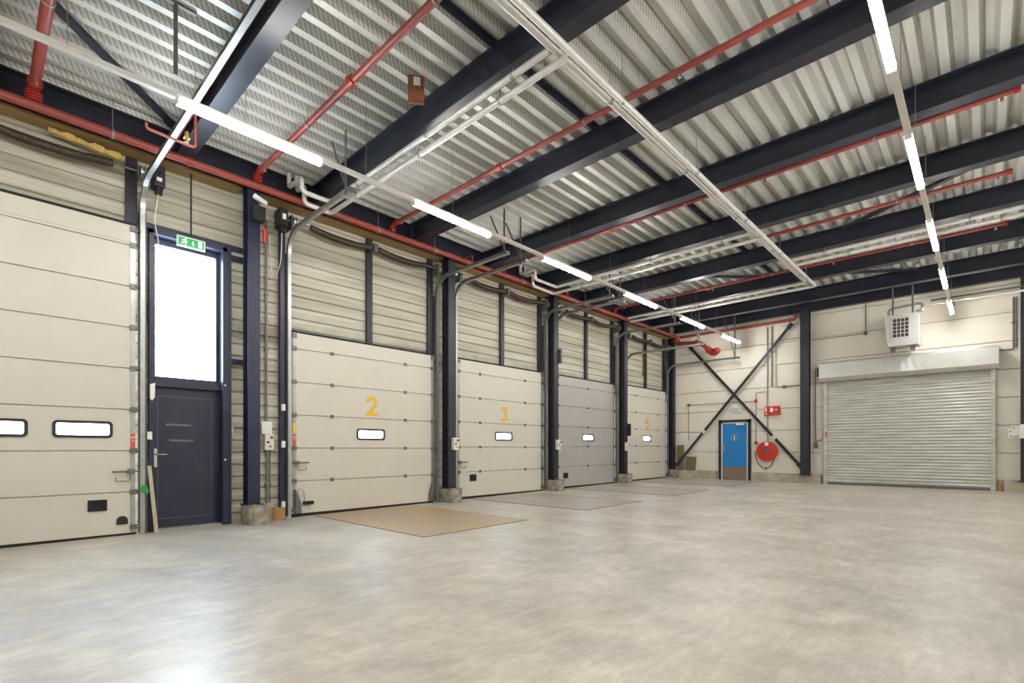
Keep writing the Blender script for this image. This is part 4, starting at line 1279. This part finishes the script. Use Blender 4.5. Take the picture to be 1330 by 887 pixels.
# wooden lath with a green tag leaning by the exit door, paper rag
t = thing('wooden_lath', 'pale wooden lath leaning on the frame of the exit door', 'lath', (1.66, 8.38, fl(1.7)))
MB().bar((1.72, 8.36, fl(1.72) + .004), (1.657, 8.475, R(-.24)), .045, .02, up=(0, 1, 0)).build('lath', 'wood_lath', t)
tag(MB().prism([(-.06, .0), (-.02, .06), (.03, .05), (.06, -.02), (.04, -.07), (.0, -.04)], lambda p: (1.585 + p[0], 8.40, R(-.56) + p[1]), lambda p: (1.585 + p[0], 8.412, R(-.56) + p[1])).build('green_tag', 'green_tag'), 'green plastic tag tied to the track of the tall door', 'tag')
tag(MB().prism([(-.03, .10), (.03, .12), (.025, -.08), (-.005, -.13), (-.03, -.1)], lambda p: (1.70 + p[0], 8.488, R(.80) + p[1]), lambda p: (1.70 + p[0], 8.4995, R(.80) + p[1])).build('rag', 'paper'), 'pale rag tucked into the exit door frame', 'rag')

# cardboard box beside door 2
t = thing('cardboard_box', 'small brown cardboard box on the floor beside door 2', 'box', (3.36, 8.45, fl(3.3)))
z0 = fl(3.3)
MB().box((3.17, 8.40, z0 + .001), (3.37, 8.56, z0 + .20)).build('box_body', 'cardboard', t)
MB().bar((3.38, 8.34, z0 + .002), (3.38, 8.34, z0 + .21), .17, .008, up=(.5, 1, 0)).build('flap', 'cardboard', t)

# insulation hanging above the tall door
fm = MB()
n = 26
rows = []
rnd = random.Random(4)
for i in range(n + 1):
    x = .62 + (1.38 - .62) * i / n
    zc = R(3.955 - .055 * i / n)
    j = rnd.uniform(-.012, .012)
    rows.append([fm.bm.verts.new(q) for q in ((x, 8.48, zc - .045), (x, 8.42 + j, zc - .04), (x, 8.42 - j, zc + .025 + j), (x, 8.53, zc + .03))])
for r0, r1 in zip(rows, rows[1:]):
    for k in range(4):
        fm.bm.faces.new((r0[k], r0[(k + 1) % 4], r1[(k + 1) % 4], r1[k]))
fm.bm.faces.new(rows[0]); fm.bm.faces.new(rows[-1][::-1])
tag(fm.build('insulation_strip', 'foam_yellow'), 'ragged yellow insulation strip above the tall dock door', 'insulation')

# brown board hanging under the deck
t = thing('hanging_board', 'rust-brown board with a white label hanging under the roof deck', 'board', (3.62, 4.92, R(4.12)))
yaw = math.radians(35)
uxv = Vector((math.cos(yaw), -math.sin(yaw), 0)); nv = Vector((-math.sin(yaw), -math.cos(yaw), 0))
cc = Vector((3.60, 4.95, R(4.28)))
MB().prism([(-.095, -.16), (.095, -.16), (.095, .17), (-.095, .17)], lambda p: cc + uxv * p[0] + Vector((0, 0, p[1])), lambda p: cc + uxv * p[0] + Vector((0, 0, p[1])) - nv * .03).build('board', 'rust_board', t)
MB().prism([(-.03, .05), (.05, .05), (.05, .15), (-.03, .15)], lambda p: cc + uxv * p[0] + Vector((0, 0, p[1])) + nv * .0045, lambda p: cc + uxv * p[0] + Vector((0, 0, p[1])) + nv * .001).build('label_plate', 'paper', t)
MB().tube([tuple(cc + Vector((0, 0, .17)) - nv * .015), tuple(cc + Vector((0, 0, .17)) - nv * .015 + Vector((0, 0, .001))), (cc.x, cc.y + .01, ZD + .1)], .004, 6).build('hanger_wire', 'wire', t)

# grey brackets on the deck by the tall door
t = thing('deck_bracket', 'grey perforated bracket hanging from the deck above the tall door', 'bracket', (1.2, 5.8, R(4.0)))
MB().box((.95, 5.86, ZD - .03), (1.55, 5.90, ZD - .004)).build('cross_strip', 'steel_dull', t)
MB().box((1.35, 5.87, R(3.72)), (1.385, 5.885, ZD - .031)).build('drop_strip', 'steel_dull', t)

# ------------------------------------------------------------------ small things on the end wall
t = thing('hose_reel', 'round red fire hose reel on the end wall beside the blue door', 'hose reel', (17.5, 5.16, R(-.42)))
c = (17.45, 5.14, R(-.09))
MB().ring(c, (1, 0, 0), .315, .06, .02, 40).ring((17.53, c[1], c[2]), (1, 0, 0), .315, .06, .02, 40).build('reel_disc', 'fire_red', t)
MB().ring((17.49, c[1], c[2]), (1, 0, 0), .26, .06, .06, 32).build('hose_coil', 'black_plastic', t)
MB().ring((17.43, c[1], c[2]), (1, 0, 0), .085, .045, .03, 24).tube([(17.42, c[1], c[2]), (17.5, c[1], c[2])], .045, 16).build('hub', 'steel_dull', t)
MB().tube([(17.50, c[1], c[2]), (17.598, c[1], c[2])], .04, 12).build('wall_bracket', 'steel_dull', t)
MB().box((17.432, c[1] - .055, c[2] + .18), (17.4395, c[1] + .055, c[2] + .29)).build('reel_label', 'paper', t)
MB().tube(fillet([(17.46, c[1] + .34, c[2] - .0), (17.46, c[1] + .33, c[2] - .30), (17.47, c[1] + .1, c[2] - .58), (17.47, c[1] - .14, c[2] - .5), (17.49, c[1] - .22, c[2] - .2)], .22, 8), .013, 8).build('hose', 'black_plastic', t)
MB().tube([(17.47, c[1] + .02, c[2] - .62), (17.47, c[1] + .02, c[2] - .50)], .018, 8).build('nozzle', 'steel_dull', t)
MB().tube([(17.56, c[1] + .0, c[2] + .30), (17.56, c[1] + .0, R(1.06))], .014, 8).build('feed_pipe', 'grey_conduit', t)

t = thing('fire_call_box', 'red fire call boxes with white symbols on the end wall', 'call box', (17.55, 5.0, R(1.07)))
MB().box((17.54, 5.24, R(1.06)), (17.598, 5.10, R(1.36))).build('sign_plate', 'fire_red', t)
MB().box((17.536, 5.22, R(1.20)), (17.5395, 5.16, R(1.33))).prism([(5.22, 1.10), (5.14, 1.10), (5.18, 1.18)], lambda p: (17.536, p[0], R(p[1])), lambda p: (17.5395, p[0], R(p[1]))).build('sign_symbol', 'paper', t)
MB().box((17.49, 5.09, R(1.08)), (17.598, 4.78, R(1.36))).build('box_body', 'fire_red', t, bevel=.008)
MB().box((17.486, 5.05, R(1.17)), (17.4895, 4.96, R(1.31))).box((17.486, 4.91, R(1.22)), (17.4895, 4.84, R(1.26))).build('box_symbol', 'paper', t)

def conduit(label, pts, r=.012, boxes=(), m='grey_conduit', clips=()):
    t = thing('cable_conduit', label, 'conduit', pts[0])
    MB().tube(fillet(pts, .05, 5), r, 8).build('conduit_run', m, t)
    for c in boxes:
        MB().box((c[0] - .03, c[1] - .045, c[2] - .045), (c[0] + .025, c[1] + .045, c[2] + .045)).build('junction_box', 'steel_dull', t, bevel=.006)
    for c in clips:
        MB().box((c[0] - .015, c[1] - .02, c[2] - .01), (c[0] + .025, c[1] + .02, c[2] + .01)).build('conduit_clip', 'steel_dull', t)


xw = 17.572
conduit('thin grey conduit dropping from a junction box behind the corner brace', [(xw, 7.78, R(.28)), (xw, 7.78, R(1.52))], .010, [(xw, 7.78, R(1.56))])
conduit('long thin conduit running level from the corner box to the red switch', [(xw, 7.73, R(1.56)), (xw, 5.55, R(1.56))], .009, clips=[(xw, 7.0, R(1.56)), (xw, 6.2, R(1.56))])
conduit('grey conduit beside the blue door down to a round switch', [(xw, 5.50, R(.22)), (xw, 5.50, R(1.84)), (xw, 5.20, R(1.84))], .011, [(xw, 5.50, R(.19))])
conduit('tall grey conduit rising above the red call boxes', [(xw, 5.15, R(1.37)), (xw, 5.15, R(3.93))], .016, clips=[(xw, 5.15, R(2.0)), (xw, 5.15, R(3.2))])
conduit('second tall grey conduit beside the call box conduit', [(xw, 5.02, R(2.0)), (xw, 5.02, R(3.93))], .022, clips=[(xw, 5.02, R(3.0))])
conduit('thin angled conduit running from the call boxes to the shutter column', [(xw, 4.17, R(3.45)), (xw, 4.90, R(3.45)), (xw, 4.90, R(1.96)), (xw, 4.17, R(1.96))], .010, [(xw, 4.66, R(1.96))])
tag(MB().box((17.51, 5.545, R(1.51)), (17.56, 5.455, R(1.61))).build('alarm_switch', 'fire_red', None, bevel=.008), 'small red alarm switch on the thin conduit between exit sign and call boxes', 'switch')

for y0, y1, z0_, z1_, lb in ((8.19, 7.92, .48, 1.36, 'tall brown insulation board leaning against the end wall beside the corner column'),
                         (7.89, 7.52, .31, .80, 'smaller brown insulation board standing on the kerb under the brace')):
    fz = fl(17.6)
    b = MB()
    poly = [(y0, z0_), (y0 - (y0 - y1) * .9, z0_ + .0), (y1 + .02, z0_ + .45 * (z1_ - z0_)), (y1 + .05, z1_), (y0 + .02, z1_ - .03)] if z1_ > 1 else [(y0, z0_), (y1, z0_), (y1 - .03, z1_ - .02), (y0 - .02, z1_)]
    lean = .05
    base_z = fz + (.0 if z1_ > 1 else -.02)
    if z1_ > 1:
        poly = [(p[0], p[1] - .165) for p in poly]
    f0 = lambda p: (17.50 + lean * (p[1] - z0_), p[0], base_z + p[1])
    f1 = lambda p: (17.53 + lean * (p[1] - z0_), p[0], base_z + p[1])
    b.prism(poly, f0, f1)
    tag(b.build('insulation_board', 'insulation_board'), lb, 'board', 'leaning boards')

# scrap on the floor near the picture edge
tag(MB().prism([(-.03, -.02), (.04, -.025), (.05, .02), (-.01, .03)], lambda p: (3.18 + p[0], -.06 + p[1], fl(3.18) + .001), lambda p: (3.18 + p[0], -.06 + p[1], fl(3.18) + .012)).build('scrap', 'scrap_brown'), 'small red-brown scrap lying alone on the open floor', 'scrap')
